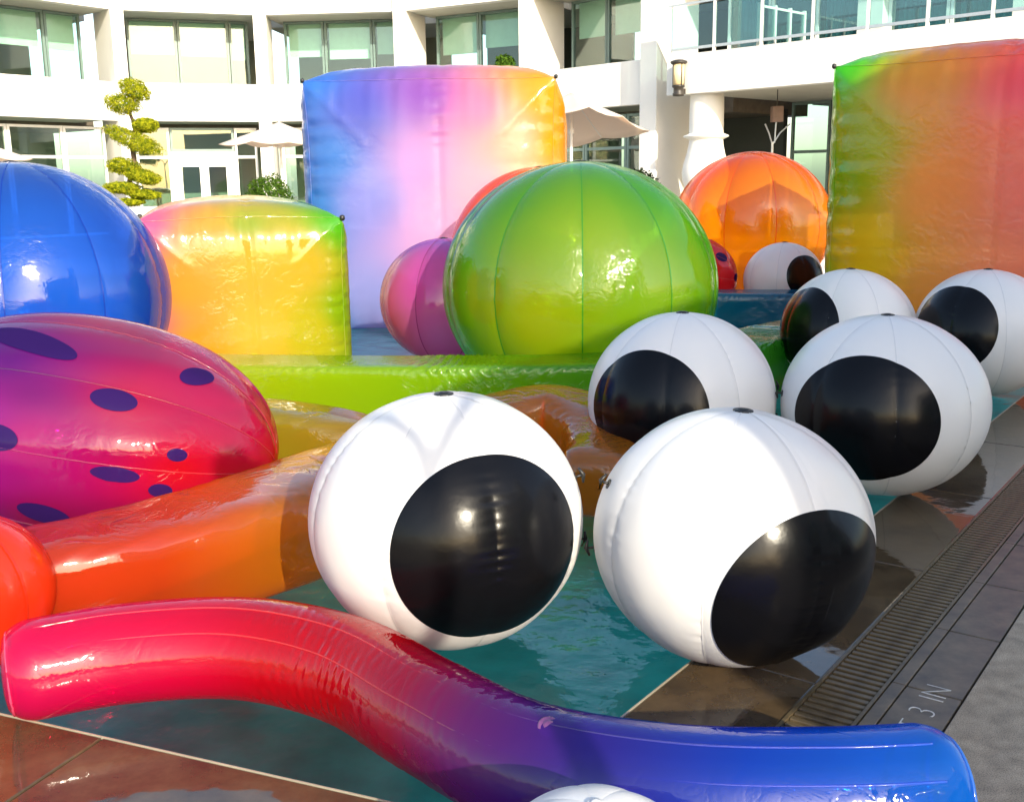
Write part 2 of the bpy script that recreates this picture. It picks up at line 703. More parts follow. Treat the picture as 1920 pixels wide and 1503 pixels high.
# ------------------------------------------------------------------ hotel: concave main facade
HOTEL_LBL = 'white curved two storey hotel facade with slim fins and recessed green tinted windows'
hotel = thing('hotel_building', HOTEL_LBL, 'building', (-5.5, 32.5, .3))
PC = [(-16.9, 24.6), (-14.2, 28.1), (-11.25, 31.9), (-7.4, 33.2), (-3.15, 32.8), (.55, 30.7), (3.6, 27.4)]


def frame2(a, b):
    a = np.array(a, float)
    b = np.array(b, float)
    u = (b - a) / np.linalg.norm(b - a)
    w = np.array((u[1], -u[0]))          # towards the pool
    return (tuple(a), tuple(u), tuple(w)), np.linalg.norm(b - a)


def window(parent, fr, u0, u1, w, z0, z1, fmat, gmat, blind=None, bmat=None, bar=.07, transom=None):
    b = bar
    pcs = [boxf(fr, u0, u0 + b, w - .04, w + .05, z0, z1), boxf(fr, u1 - b, u1, w - .04, w + .05, z0, z1),
           boxf(fr, u0 + b, u1 - b, w - .04, w + .05, z0, z0 + b), boxf(fr, u0 + b, u1 - b, w - .04, w + .05, z1 - b, z1)]
    if transom:
        pcs.append(boxf(fr, u0 + b, u1 - b, w - .04, w + .045, transom - .04, transom + .04))
    f = part('window', *join(pcs), fmat, parent)
    if transom:
        part('pane', *boxf(fr, u0 + b, u1 - b, w - .006, w + .006, z0 + b, transom - .041), gmat, f)
        part('pane', *boxf(fr, u0 + b, u1 - b, w - .006, w + .006, transom + .041, z1 - b), gmat, f)
    else:
        part('pane', *boxf(fr, u0 + b, u1 - b, w - .006, w + .006, z0 + b, z1 - b), gmat, f)
    if blind:
        part('blind', *boxf(fr, u0 + b + .02, u1 - b - .02, w - .19, w - .18, z1 - blind * (z1 - z0), z1 - .02), bmat or M_blind, f)
    return f


def door_leaf(parent, fr, u0, u1, w, z0, z1):
    b = .13
    pcs = [boxf(fr, u0, u0 + b, w, w + .06, z0, z1), boxf(fr, u1 - b, u1, w, w + .06, z0, z1),
           boxf(fr, u0 + b, u1 - b, w, w + .06, z0, z0 + .25), boxf(fr, u0 + b, u1 - b, w, w + .06, z1 - .15, z1)]
    f = part('door', *join(pcs), M_frame_w, parent)
    part('pane', *boxf(fr, u0 + b, u1 - b, w + .02, w + .035, z0 + .25, z1 - .15), M_glass, f)
    part('handle', *tube([(*(np.array(fr[0]) + np.array(fr[1]) * (u1 - .07 if u0 < 2 else u0 + .07) + np.array(fr[2]) * (w + .10)), z) for z in (z0 + .85, z0 + 1.25)], .015, 8), M_alu, f)


ZF, ZG, ZS, ZT, ZR = .30, 3.58, 4.66, 6.66, 9.2
for bi in range(len(PC) - 1):
    fr, Lb = frame2(PC[bi], PC[bi + 1])
    part('spandrel', *boxf(fr, .0, Lb, -.32, 0.0, ZG, ZS), M_render, hotel)
    part('parapet', *boxf(fr, .0, Lb, -.32, 0.0, ZT, ZR), M_render, hotel)
    part('soffit', *boxf(fr, .0, Lb, -2.6, -.322, ZT + .01, ZT + .25), M_soffit, hotel)
    part('ledge', *boxf(fr, .0, Lb, -2.6, -.322, ZG + .05, ZG + .25), M_soffit, hotel)
    # upper windows
    ub = [.25, Lb * .36, Lb * .72, Lb - .22] if bi % 2 else [.25, Lb * .42, Lb * .80, Lb - .22]
    for k in range(3):
        window(hotel, fr, ub[k] + .01, ub[k + 1] - .01, -1.55, ZG + .28, ZT, M_frame_g, M_glass, (.37, .40, .36)[(k + bi) % 3])
    # lower windows and doors
    wg = -.75
    if bi == 2:
        lb = [.25, 1.25, 3.15, Lb - .22]
    else:
        lb = [.25, Lb * .34, Lb * .68, Lb - .22]
    for k in range(3):
        if bi == 2 and k == 1:
            window(hotel, fr, lb[k] + .01, lb[k + 1] - .01, wg, 2.72, ZG - .16, M_frame_g, M_glass)
            fb = [boxf(fr, lb[k] + .01, lb[k] + .16, wg - .05, wg + .07, ZF, 2.715), boxf(fr, lb[k + 1] - .16, lb[k + 1] - .01, wg - .05, wg + .07, ZF, 2.715),
                  boxf(fr, lb[k] + .16, lb[k + 1] - .16, wg - .05, wg + .07, 2.42, 2.715)]
            part('door_frame', *join(fb), M_frame_w, hotel)
            mid = (lb[k] + lb[k + 1]) / 2
            door_leaf(hotel, fr, lb[k] + .165, mid - .004, wg, ZF + .02, 2.415)
            door_leaf(hotel, fr, mid + .004, lb[k + 1] - .165, wg, ZF + .02, 2.415)
        else:
            window(hotel, fr, lb[k] + .01, lb[k + 1] - .01, wg, ZF, ZG - .16, M_frame_w if bi < 4 else M_frame_g, M_glass, None, None, .07, 2.55)
    # rooms behind the glass
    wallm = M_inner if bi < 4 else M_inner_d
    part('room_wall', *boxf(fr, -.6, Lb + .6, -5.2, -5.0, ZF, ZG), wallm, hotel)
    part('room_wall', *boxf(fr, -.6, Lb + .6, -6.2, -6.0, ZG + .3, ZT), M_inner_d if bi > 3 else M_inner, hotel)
    part('room_floor', *boxf(fr, -.6, Lb + .6, -6.2, -2.6, ZG - .16, ZG + .28), M_floor_in, hotel)
    part('roof_slab', *boxf(fr, -.6, Lb + .6, -6.2, -2.6, ZT, ZR - .5), M_soffit, hotel)
# fins
for i in range(1, len(PC)):
    a = np.array(PC[max(i - 1, 0)], float)
    b = np.array(PC[min(i + 1, len(PC) - 1)], float)
    u = (b - a) / np.linalg.norm(b - a)
    fr = (PC[i], tuple(u), (u[1], -u[0]))
    wd = .19 if i < 6 else .27
    bevel(part('fin', *boxf(fr, -wd, wd, -1.5, .16, ZF, ZR + .1), M_render, hotel), .02)

# ------------------------------------------------------------------ hotel: balcony wing on the right
wing = thing('balcony_wing', 'white hotel wing with deep balcony slab, glass balustrade and shaded porch beneath', 'building', (7, 24, .3))
F0, F1 = (3.78, 26.1), (13.4, 16.1)
fw, Lw = frame2(F0, F1)
part('balcony_fascia', *boxf(fw, 0, Lw, -.35, 0, 3.66, 4.56), M_render, wing)
part('balcony_soffit', *boxf(fw, .0, Lw, -6.6, -.352, 3.74, 4.1), M_soffit, wing)
part('balcony_floor', *boxf(fw, .0, Lw, -3.0, -.352, 4.102, 4.45), M_terrace, wing)
part('roof_slab', *boxf(fw, 0, Lw, -8, -.1, 8.0, 8.5), M_render, wing)
# porch back wall
ww = -5.6
lbs = [0.0, 1.2, 2.5, 3.8, 4.35, 5.3, 6.8, 8.3, 9.8, 11.3, 12.8]
for k in range(len(lbs) - 1):
    a, b = lbs[k], lbs[k + 1]
    if k == 3:
        part('pier', *boxf(fw, a, b, ww - .2, ww + .35, ZF, 3.735), M_render, wing)
    elif k == 4:
        part('stone_pier', *boxf(fw, a + .002, b, ww - .2, ww + .2, ZF, 3.735), M_darkstone, wing)
    else:
        window(wing, fw, a + .01, b - .01, ww, ZF, 3.72, M_frame_g, M_glass, None, None, .07, 2.4)
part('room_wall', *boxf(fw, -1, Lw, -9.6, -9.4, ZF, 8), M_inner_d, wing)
part('room_floor', *boxf(fw, 0, Lw, -9.3, -6.62, 3.7, 4.1), M_floor_in, wing)
# upper glazing with curtains
wu = -2.4
lbs = [.05, 1.3, 2.5, 3.7, 4.3, 5.7, 7.1, 8.0, 9.4, 10.8, 12.2]
for k in range(len(lbs) - 1):
    a, b = lbs[k], lbs[k + 1]
    if k in (3, 6):
        part('pier', *boxf(fw, a, b, wu - .3, wu + .3, 4.455, 8.0), M_render, wing)
        continue
    f = window(wing, fw, a + .01, b - .01, wu, 4.47, 7.9, M_frame_w, M_glass_b)
    # pleated curtain
    if k not in (1,):
        cv, cf = [], []
        n = 60
        for i in range(n + 1):
            u = a + .1 + (b - a - .2) * i / n
            w = wu - .28 + .05 * math.sin(i * 1.1) + .02 * math.sin(i * 2.7 + k)
            for z in (4.47, 7.8):
                cv.append((fw[0][0] + fw[1][0] * u + fw[2][0] * w, fw[0][1] + fw[1][1] * u + fw[2][1] * w, z))
        for i in range(n):
            cf.append((2 * i, 2 * i + 2, 2 * i + 3, 2 * i + 1))
        part('curtain', cv, cf, M_curtain, f, True)
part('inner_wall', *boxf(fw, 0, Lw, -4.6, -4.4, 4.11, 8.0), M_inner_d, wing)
# balustrade
rails = [boxf(fw, 0, Lw, -.075, -.025, 4.65, 4.71), boxf(fw, 0, Lw, -.075, -.025, 5.65, 5.70)]
part('handrail', *rails[1], M_alu, wing)
part('bottom_rail', *rails[0], M_alu, wing)
npost = 12
for i in range(npost):
    u = .05 + i * (Lw - .1) / (npost - 1)
    part('post', *boxf(fw, u - .03, u + .03, -.08, -.02, 4.562, 5.65), M_frame_w, wing)
    if i < npost - 1:
        u2 = .05 + (i + 1) * (Lw - .1) / (npost - 1)
        part('glass_panel', *boxf(fw, u + .04, u2 - .04, -.056, -.044, 4.712, 5.62), M_glass_b, wing)
for u in (2.35,):
    for k in range(4):
        w = -.25 - k * .62
        part('divider_post', *boxf(fw, u - .035, u + .035, w - .035, w + .035, 4.455, 5.50), M_frame_w, wing)
        if k < 3:
            part('divider_rail', *boxf(fw, u - .02, u + .02, w - .585, w - .036, 5.41, 5.46), M_frame_w, wing)
            part('glass_panel', *boxf(fw, u - .006, u + .006, w - .585, w - .036, 4.55, 5.41), M_glass_b, wing)

# porch column: tall shaft, collar and swelling base
cc = (np.array(F0) + np.array(fw[1]) * .78 + np.array(fw[2]) * -.55)
colm = thing('porch_column', 'round white column with collar and vase shaped base under the balcony', 'column', (*cc, .3))
part('shaft', *lathe([(.41, 2.76), (.405, 3.2), (.40, 3.7), (.40, 3.735)], cc, 40), M_render, colm, True)
part('collar', *lathe([(.40, 2.62), (.44, 2.64), (.53, 2.68), (.54, 2.70), (.53, 2.72), (.44, 2.75), (.412, 2.77)], cc, 40), M_render, colm, True)
part('vase_base', *lathe([(.40, .3), (.40, .5), (.44, .56), (.36, .75), (.30, .95), (.32, 1.15), (.44, 1.4), (.535, 1.65), (.56, 1.85), (.53, 2.05), (.46, 2.28), (.415, 2.48), (.40, 2.625)], cc, 40), M_render, colm, True)

# wall lantern on the fascia
lc = np.array(F0) + np.array(fw[1]) * .50 + np.array(fw[2]) * .20
lan = thing('wall_lantern', 'bronze wall lantern with amber glass fixed to the balcony fascia', 'lantern', (*lc, 3.610))
part('base', *lathe([(.02, 3.600), (.13, 3.610), (.135, 3.660), (.115, 3.690), (.115, 3.790), (.15, 3.810), (.15, 3.850), (.02, 3.855)], lc, 20), M_brass, lan, True)
part('lamp_glass', *lathe([(.02, 3.856), (.125, 3.857), (.14, 4.320), (.02, 4.321)], lc, 20), M_lampglass, lan, True)
part('cap', *lathe([(.02, 4.322), (.17, 4.325), (.20, 4.360), (.19, 4.390), (.10, 4.420), (.02, 4.430)], lc, 20), M_brass, lan, True)
for k in range(4):
    a = k * math.pi / 2 + .35
    q = (lc[0] + .15 * math.cos(a), lc[1] + .15 * math.sin(a))
    part('cage_bar', *tube([(*q, 3.810), (q[0], q[1], 4.350)], .011, 6), M_brass, lan)
part('wall_bracket', *boxf((tuple(lc), fw[1], fw[2]), -.06, .06, -.199, -.10, 3.660, 3.780), M_brass, lan)

# menu board on a forked bracket under the balcony
mp = np.array(F0) + np.array(fw[1]) * 2.0 + np.array(fw[2]) * -1.6
mb = thing('hanging_sign', 'small brown box sign on a forked pale post under the balcony', 'sign', (*mp, .3))
frm = (tuple(mp), (1, 0), (0, -1))
bevel(part('sign_box', *boxf(frm, -.10, .16, -.12, .12, 3.000, 3.360), M_sign, mb), .01)
part('post', *tube([(mp[0] - .05, mp[1], .3), (mp[0] - .05, mp[1], 2.550)], .03, 10), M_alu, mb)
part('arm', *tube([(mp[0] - .05, mp[1], 2.480), (mp[0] + .12, mp[1], 2.750), (mp[0] + .36, mp[1], 2.960)], .018, 8), M_alu, mb)
part('arm', *tube([(mp[0] - .05, mp[1], 2.480), (mp[0] - .14, mp[1], 2.750), (mp[0] - .24, mp[1], 2.960)], .018, 8), M_alu, mb)
part('stem', *tube([(mp[0] + .0, mp[1], 2.520), (mp[0] + .02, mp[1], 3.020)], .018, 8), M_alu, mb)
part('hanger', *tube([(mp[0] + .03, mp[1], 3.350), (mp[0] + .03, mp[1], 3.755)], .012, 6), M_brass, mb)

# unseen block added right of the camera to shade the deck and rear eyes
hou = thing('shade_block', 'unseen low white block with flat roof, added right of the deck for its shade', 'building', (*edge_pt(6, 6), 0))
fh = ((3.73, -3.19), tuple(E_), tuple(-N_))
Lh, Hh = 7.0, 4.85
part('wall', *boxf(fh, 0, Lh, -4, 0, -.1, Hh), M_render, hou)
part('roof', *boxf(fh, -.001, Lh + .1, -4.2, .004, Hh + .002, Hh + .12), M_render, hou)
part('shade_tower', *boxf(fh, 5.75, 6.9, -3.9, -.05, Hh + .122, 6.7), M_render, hou)  # extra height added to shade the tall cube
for i in range(2):
    u = 1.0 + i * 3.0
    f = part('window', *boxf(fh, u, u + 2.0, .002, .06, 0.0, 2.6), M_frame_g, hou)
    part('pane', *boxf(fh, u + .08, u + 1.92, .062, .075, .1, 2.5), M_glass, f)


# unseen forked post added behind the viewpoint to throw a thin shadow over the nearest eyeball
lp = thing('shadow_post', 'unseen slim white post with two curved arms, added behind the viewpoint for its shadow', 'shadow post', (1.87, -1.4, 0))
part('pole', *tube([(1.87, -1.4, 0), (1.86, -1.4, 2.0), (1.85, -1.4, 3.0)], [.045, .04, .034], 12), M_frame_w, lp, True)
part('arm', *tube([(1.85, -1.4, 2.98), (1.98, -1.4, 3.16), (2.14, -1.4, 3.33), (2.34, -1.4, 3.46)], .030, 10), M_frame_w, lp, True)
part('arm', *tube([(1.85, -1.4, 2.98), (1.85, -1.4, 3.12), (1.80, -1.4, 3.24), (1.68, -1.4, 3.30), (1.48, -1.4, 3.33)], .030, 10), M_frame_w, lp, True)
for q in ((2.36, 3.45), (1.46, 3.32)):
    part('arm_knob', *lathe([(.02, q[1] - .10), (.09, q[1] - .08), (.10, q[1]), (.06, q[1] + .06), (.01, q[1] + .08)], (q[0], -1.4), 16), M_brass, lp, True)


# ------------------------------------------------------------------ planting and parasols
def leaves(center, rad, n, size, rot=0.0, seed=0, shell=.55):
    """leaf quads through an ellipsoid, denser towards its skin"""
    r = np.random.default_rng(seed)
    d = r.normal(size=(n, 3))
    d /= np.linalg.norm(d, axis=1)[:, None]
    lump = 1 + .14 * fbm(d * 1.3, seed)
    rr = (shell + (1 - shell) * r.random(n) ** .6) * lump
    p = d * rr[:, None] * np.array(rad)
    c, s = math.cos(rot), math.sin(rot)
    p = np.stack([p[:, 0] * c + p[:, 2] * s, p[:, 1], -p[:, 0] * s + p[:, 2] * c], 1) + np.array(center)
    V, F = [], []
    for i in range(n):
        a = d[i] + r.normal(size=3) * .7
        a /= np.linalg.norm(a)
        t = np.cross(a, r.normal(size=3))
        t /= np.linalg.norm(t) + 1e-9
        b = np.cross(a, t)
        sz = size * r.uniform(.6, 1.3)
        q = p[i]
        k = len(V)
        V += [q - t * sz * .5, q + b * sz * .3, q + t * sz * .6, q - b * sz * .3]
        F.append((k, k + 1, k + 2, k + 3))
    return V, F


def px(x, y, D):
    """real position of a background plant: pixel column/row of the photograph at depth D metres"""
    d = cam.matrix_world.to_3x3() @ Vector(((x - 960) / 1976, -(y - 751.5) / 1976, -1))
    return np.array((0, 0, CAMZ)) + np.array(d) * (D / d.y)


TD = 27.0
base = px(250, 395, TD)
topi = thing('cloud_topiary', 'tall spiral topiary with stacked yellow green leaf pads in white planter', 'topiary', (base[0], base[1], .3))
pads = [(253, 168, 27, 22, .5), (230, 195, 30, 24, .1), (272, 235, 22, 17, 0), (251, 264, 51, 22, .42), (232, 312, 29, 20, .1), (268, 331, 30, 17, .2), (228, 352, 32, 14, 0), (268, 364, 32, 12, .1), (240, 379, 30, 9, 0)]
for i, (x, y, a, b, rt) in enumerate(pads):
    c = px(x, y, TD + random.uniform(-.15, .15))
    k = TD / 1976
    v, f = leaves(c, (a * k * 1.1, .30 + a * k * .35, b * k * .82), 8500 if a > 40 else 6000, .036, rt, 10 + i, .45)
    part('leaf_pad', v, f, M_leaf_y, topi)
tr = [px(x, y, TD) for x, y in ((243, 400), (250, 372), (243, 340), (252, 305), (246, 270), (254, 238), (240, 205), (252, 172))]
part('trunk', *tube(tr, [.07, .07, .065, .06, .055, .05, .04, .03], 8), M_bark, topi)
part('planter', *lathe([(.02, .301), (.42, .302), (.46, .5), (.56, 1.1), (.60, 1.14), (.60, 1.2), (.54, 1.2), (.50, 1.1), (.02, 1.09)], (base[0], base[1]), 28), M_pot, topi, True)

b2 = px(946, 122, 26)
tp2 = thing('standard_topiary', 'small leafy topiary top poking up behind the blue and pink cube', 'topiary', (b2[0], b2[1], .3))
part('crown', *leaves(b2, (.25, .25, .24), 1200, .08, 0, 51, .2), M_leaf_g, tp2)
part('trunk', *tube([(b2[0], b2[1], .5), (b2[0] + .03, b2[1], 2.5), (b2[0], b2[1], b2[2])], [.05, .045, .03], 8), M_bark, tp2)
part('planter', *lathe([(.02, .301), (.3, .302), (.36, .9), (.02, .88)], (b2[0], b2[1]), 20), M_pot, tp2, True)

b3 = px(503, 356, 27.5)
bu = thing('boxwood_bush', 'clipped round green boxwood bush in front of the terrace doors', 'bush', (b3[0], b3[1], .3))
part('foliage', *leaves((b3[0], b3[1], 1.25), (.60, .60, .72), 6500, .06, 0, 31), M_leaf_g, bu)
part('stem', *tube([(b3[0], b3[1], .3), (b3[0], b3[1], 1.2)], .06, 8), M_bark, bu)
b4 = px(1198, 350, 24.0)
bu2 = thing('dark_shrub', 'dark round shrub beside the white fin behind the green ball', 'shrub', (b4[0], b4[1], .3))
part('foliage', *leaves((b4[0], b4[1], 1.2), (.55, .5, .72), 4500, .08, 0, 33), M_leaf_d, bu2)
part('stem', *tube([(b4[0], b4[1], .3), (b4[0], b4[1], 1.2)], .06, 8), M_bark, bu2)


def parasol(label, c, half, zr, za, rot=0.0, pole=.03, tilt=0.0):
    t = thing('parasol', label, 'parasol', (c[0], c[1], .3), 'white terrace parasols')
    n = 8
    rim = []
    for k in range(n):
        a = rot + k * 2 * math.pi / n
        # square canopy with eight ribs: corners further out
        m = half * (1.0 if k % 2 == 0 else .74)
        rim.append((c[0] + m * math.cos(a), c[1] + m * math.sin(a), zr + (0 if k % 2 == 0 else .05) - tilt * m * math.sin(a)))
    V = [(c[0], c[1], za)]
    F = []
    rings = 6
    for j in range(1, rings + 1):
        s = j / rings
        for k in range(n):
            for h in range(4):
                p = np.array(rim[k])
                q = np.array(rim[(k + 1) % n])
                e = p + (q - p) * h / 4
                sag = -.06 * math.sin(h / 4 * math.pi) * s
                V.append((c[0] + (e[0] - c[0]) * s, c[1] + (e[1] - c[1]) * s, za + (e[2] - za) * s ** .92 - sag * .0 + sag))
    m = n * 4
    for k in range(m):
        F.append((0, 1 + k, 1 + (k + 1) % m))
    for j in range(rings - 1):
        for k in range(m):
            a = 1 + j * m + k
            b = 1 + j * m + (k + 1) % m
            F.append((a, a + m, b + m, b))
    cv = part('canopy', V, F, M_canopy, t, True)
    sd = cv.modifiers.new('thick', 'SOLIDIFY')
    sd.thickness = .012
    part('pole', *tube([(c[0], c[1], .3), (c[0], c[1], za - .02)], pole, 12), M_frame_w, t)
    part('finial', *lathe([(.02, za - .01), (.04, za + .02), (.045, za + .05), (.01, za + .10)], c, 12), M_frame_w, t, True)
    for k in range(n):
        e = np.array(rim[k])
        o = np.array((c[0], c[1], za - .05))
        part('rib', *tube([tuple(o), tuple(o + (e - o) * .97 - np.array((0, 0, .02)))], .012, 6), M_frame_w, t)
    part('hub', *lathe([(.03, zr - .1), (.06, zr - .1), (.06, zr), (.03, zr)], c, 12), M_frame_w, t)
    part('base_plate', *lathe([(.01, .301), (.4, .302), (.4, .36), (.05, .38), (.04, .4)], c, 24), M_pot, t)
    return t


m, N, L, out = newmat('parasol canvas')
df = N.new('ShaderNodeBsdfDiffuse')
tl = N.new('ShaderNodeBsdfTranslucent')
df.inputs[0].default_value = (.82, .80, .76, 1)
tl.inputs[0].default_value = (.92, .68, .50, 1)
mx = N.new('ShaderNodeMixShader')
mx.inputs[0].default_value = .45
L.new(df.outputs[0], mx.inputs[1])
L.new(tl.outputs[0], mx.inputs[2])
L.new(mx.outputs[0], out.inputs[0])
M_canopy = m
q = px(527, 300, 28.0)
parasol('white parasol left of the blue cube, in front of the bare fin', (q[0], q[1]), 1.55, 2.72, 3.28, .35)
q = px(1071, 300, 21.8)
parasol('white parasol right of the blue cube showing its peach underside', (q[0], q[1]), 1.62, 2.72, 3.42, .15, .03, .20)
q = px(-40, 300, 26.0)
parasol('white parasol tip at the left edge above the blue ball', (q[0], q[1]), 1.25, 2.38, 2.85, .1)


# ------------------------------------------------------------------ inflatables: balls
def ball_surface(c, rad, sq, ngore, rot, crimp=1.0, seed=0, tilt=None, deflate=0.0):
    c = np.array(c, float)
    rg = np.random.default_rng(seed)
    ph = rg.uniform(0, 6.28, 6)
    T = np.array(Matrix.Rotation(tilt[1], 3, tilt[0])) if tilt else np.eye(3)

    def f(th, lat):
        """th azimuth, lat latitude -pi/2..pi/2 (arrays) -> points"""
        g = ((th - rot) * ngore / (2 * math.pi)) % 1.0
        e = 1 - np.abs(g - .5) * 2            # 0 on the seam, 1 mid gore
        w = np.cos(lat)
        near = np.exp(-e / .16)
        k = np.floor((th - rot) * ngore / (2 * math.pi) + .5)
        puck = np.sin(lat * 58 + 2.2 * np.sin(lat * 11 + k) + k * 2.1 + ph[0]) + .6 * np.sin(lat * 83 + k * 4.7 + ph[1])
        rr = 1 + .014 * w * (np.sin(e * math.pi / 2) - .6)
        rr = rr - .008 * near * w
        patch = np.clip(np.sin(lat * 3.1 + k * 1.9 + ph[4]) + .35 * np.sin(lat * 7.3 + k * 3.7 + ph[5]) + .15, 0, 1)
        rr = rr + crimp * .0040 * puck * np.exp(-e / .17) * w ** .7 * patch
        rr = rr + .006 * np.sin(3 * th + ph[2]) * w + .005 * np.sin(2 * lat + 2 * th + ph[3]) * w
        if deflate:
            rr = rr + deflate * np.exp(-((th - rot - .9) % 6.283 - .2) ** 2 / .05) * np.sin(lat * 9) * w * .02
        d = np.stack([np.cos(th) * w, np.sin(th) * w, np.sin(lat) * sq], -1) * rr[..., None] * rad
        return d @ T.T + c
    return f


def grid_faces(nu, nv):
    return [(i * (nv + 1) + j, (i + 1) * (nv + 1) + j, (i + 1) * (nv + 1) + j + 1, i * (nv + 1) + j + 1) for i in range(nu) for j in range(nv)]


def ball_panels(root, f, ngore, rot, mat, colf=None, nu=20, nv=128, name='panel'):
    for g in range(ngore):
        a0 = rot + g * 2 * math.pi / ngore
        s = np.linspace(0, 1, nu + 1)
        s = s + .08 * np.sin(2 * math.pi * s) * -1 * .6    # more columns by the seams
        th = a0 + s * 2 * math.pi / ngore
        lat = np.linspace(-math.pi / 2 + 1e-4, math.pi / 2 - 1e-4, nv + 1)
        TH, LA = np.meshgrid(th, lat, indexing='ij')
        P = f(TH.ravel(), LA.ravel())
        part(name, P, grid_faces(nu, nv), mat, root, True, colf(P) if colf is not None else None)


def ball_seams(root, f, c, ngore, rot, mat, w=.006, nv=90, rad=1.0, off=.004):
    c = np.array(c)
    for g in range(ngore):
        a0 = rot + g * 2 * math.pi / ngore
        lat = np.linspace(-math.pi / 2 + .02, math.pi / 2 - .02, nv + 1)
        V = []
        for s in (-1, 1):
            th = a0 + s * (w / rad) / np.maximum(np.cos(lat), .06)
            P = f(th, lat)
            d = P - c
            V.append(P + d / np.linalg.norm(d, axis=1)[:, None] * off)
        V = np.concatenate(V)
        n = nv + 1
        part('seam', V, [(i, i + n, i + n + 1, i + 1) for i in range(nv)], mat, root, True)


def valve(root, p, up, r, mat=None):
    z = Vector(up).normalized()
    qm = z.to_track_quat('Z', 'Y').to_matrix()
    V, F = lathe([(r * 1.0, -.004), (r * 1.0, .003), (r * .85, .005), (r * .55, .004), (r * .5, .008), (r * .3, .009), (r * .01, .009)], (0, 0), 18)
    V = [tuple(qm @ Vector(v) + Vector(p)) for v in V]
    part('valve', V, F, mat or M_rubber, root, True)


def beach_ball(label, c, rad, ngore, rot, cols, seamc, sq=.95, group=None, mat=None, tilt=None, crimp=.7):
    """cols: list of (relative height -1..1, side -1..1, colour)"""
    root = thing('beach_ball', label, 'beach ball', (c[0], c[1], -.02), group)
    f = ball_surface(c, rad, sq, ngore, rot, crimp, int(rad * 1000), tilt)
    cc_ = np.array(c)

    def colf(P):
        r = (P - cc_) / rad
        return idw(r, cols)
    ball_panels(root, f, ngore, rot, mat or M_film, colf, 18, 110)
    ball_seams(root, f, c, ngore, rot, seam_mat(seamc), .005, 80, rad)
    top = f(np.array([0.]), np.array([math.pi / 2]))[0]
    valve(root, top, top - cc_, .05 * rad ** .5)
    return root


GRN = [(0, 0, 1.1, (.05, .40, .02)), (-.5, -.5, .75, (.10, .46, .015)), (.5, -.5, .75, (.08, .46, .015)), (-.9, -.3, .5, (.09, .46, .02)), (.9, -.3, .4, (.07, .46, .015)), (0, -1, .35, (.36, .60, .010)), (-.4, -.9, -.2, (.62, .64, .010)), (.5, -.9, 0, (.36, .60, .010)), (0, -.8, -.7, (.60, .60, .01)), (.8, -.4, -.5, (.10, .48, .012)), (-.9, -.2, -.5, (.16, .50, .015)), (0, 1, 0, (.25, .55, .02))]
beach_ball('huge glossy green beach ball in the middle of the pool', (.59, 8.95, .82), 1.16, 10, -1.62, GRN, (.06, .30, .02), .895)
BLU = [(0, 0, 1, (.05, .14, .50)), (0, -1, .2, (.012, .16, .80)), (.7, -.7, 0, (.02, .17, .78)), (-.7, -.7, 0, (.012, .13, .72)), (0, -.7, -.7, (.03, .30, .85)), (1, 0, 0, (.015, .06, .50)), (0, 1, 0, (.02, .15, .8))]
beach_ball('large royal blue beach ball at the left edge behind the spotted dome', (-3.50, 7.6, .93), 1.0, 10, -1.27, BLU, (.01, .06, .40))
ORG_C = [(0, 0, 1.1, (.95, .05, .03)), (-.6, -.3, .8, (.98, .12, .01)), (.6, -.3, .8, (.98, .12, .01)), (0, -1, .4, (1, .34, .005)), (.3, -1, -.1, (1.0, .62, .005)), (-.4, -.9, -.3, (1.0, .52, .005)), (.5, -.8, -.3, (1, .55, .005)), (0, -.8, -.8, (1, .50, .005)), (.95, -.2, -.2, (.98, .18, .005)), (-.95, -.2, -.2, (1, .30, .005)), (0, 1, 0, (1, .4, .01))]
beach_ball('orange beach ball with red top in front of the porch column', (3.66, 16.14, 1.0), 1.19, 10, -1.5, ORG_C, (.75, .12, .01), .92)
OR2 = [(0, 0, 1, (.95, .14, .01)), (0, -1, .2, (.98, .24, .02)), (-1, 0, 0, (.96, .22, .04)), (1, 0, 0, (.95, .2, .02)), (0, 0, -1, (.9, .25, .02)), (0, 1, 0, (.9, .2, .02))]
beach_ball('orange beach ball peeking out behind the green beach ball', (.33, 11.5, .92), .98, 10, -1.3, OR2, (.75, .10, .01))
PUR = [(0, 0, 1, (.40, .15, .75)), (-1, -.1, .2, (.95, .30, .16)), (-.8, -.5, -.3, (.95, .25, .25)), (-.2, -1, .3, (.85, .10, .60)), (0, -.9, -.4, (.80, .25, .75)), (.6, -.6, 0, (.5, .1, .45)), (0, 1, 0, (.6, .15, .4))]
beach_ball('purple and coral beach ball half hidden left of the green ball', (-.63, 10.1, .59), .625, 8, -1.95, PUR, (.35, .06, .25))
RED = [(0, 0, 1, (.92, .03, .012)), (.7, -.6, 0, (.95, .04, .01)), (0, -1, 0, (.80, .12, .015)), (0, 0, -1, (.75, .15, .02)), (0, 1, 0, (.8, .1, .02))]
beach_ball('red orange beach ball cut off at the lower left edge', (-1.96, 3.55, .29), .30, 8, -1.2, RED, (.6, .04, .01), .95, None, M_film_dense)


# ------------------------------------------------------------------ inflatables: eyeballs
def view_axis(c, off):
    """direction of a pupil: off = sideways / downwards components as seen from the deck where the camera stands"""
    v = (Vector((0, 0, CAMZ)) - Vector(c)).normalized()
    rgt = Vector((0, 0, 1)).cross(v).normalized()
    up = v.cross(rgt)
    z = math.sqrt(max(0, 1 - off[0] ** 2 - off[1] ** 2))
    return (rgt * off[0] - up * off[1] + v * z).normalized()


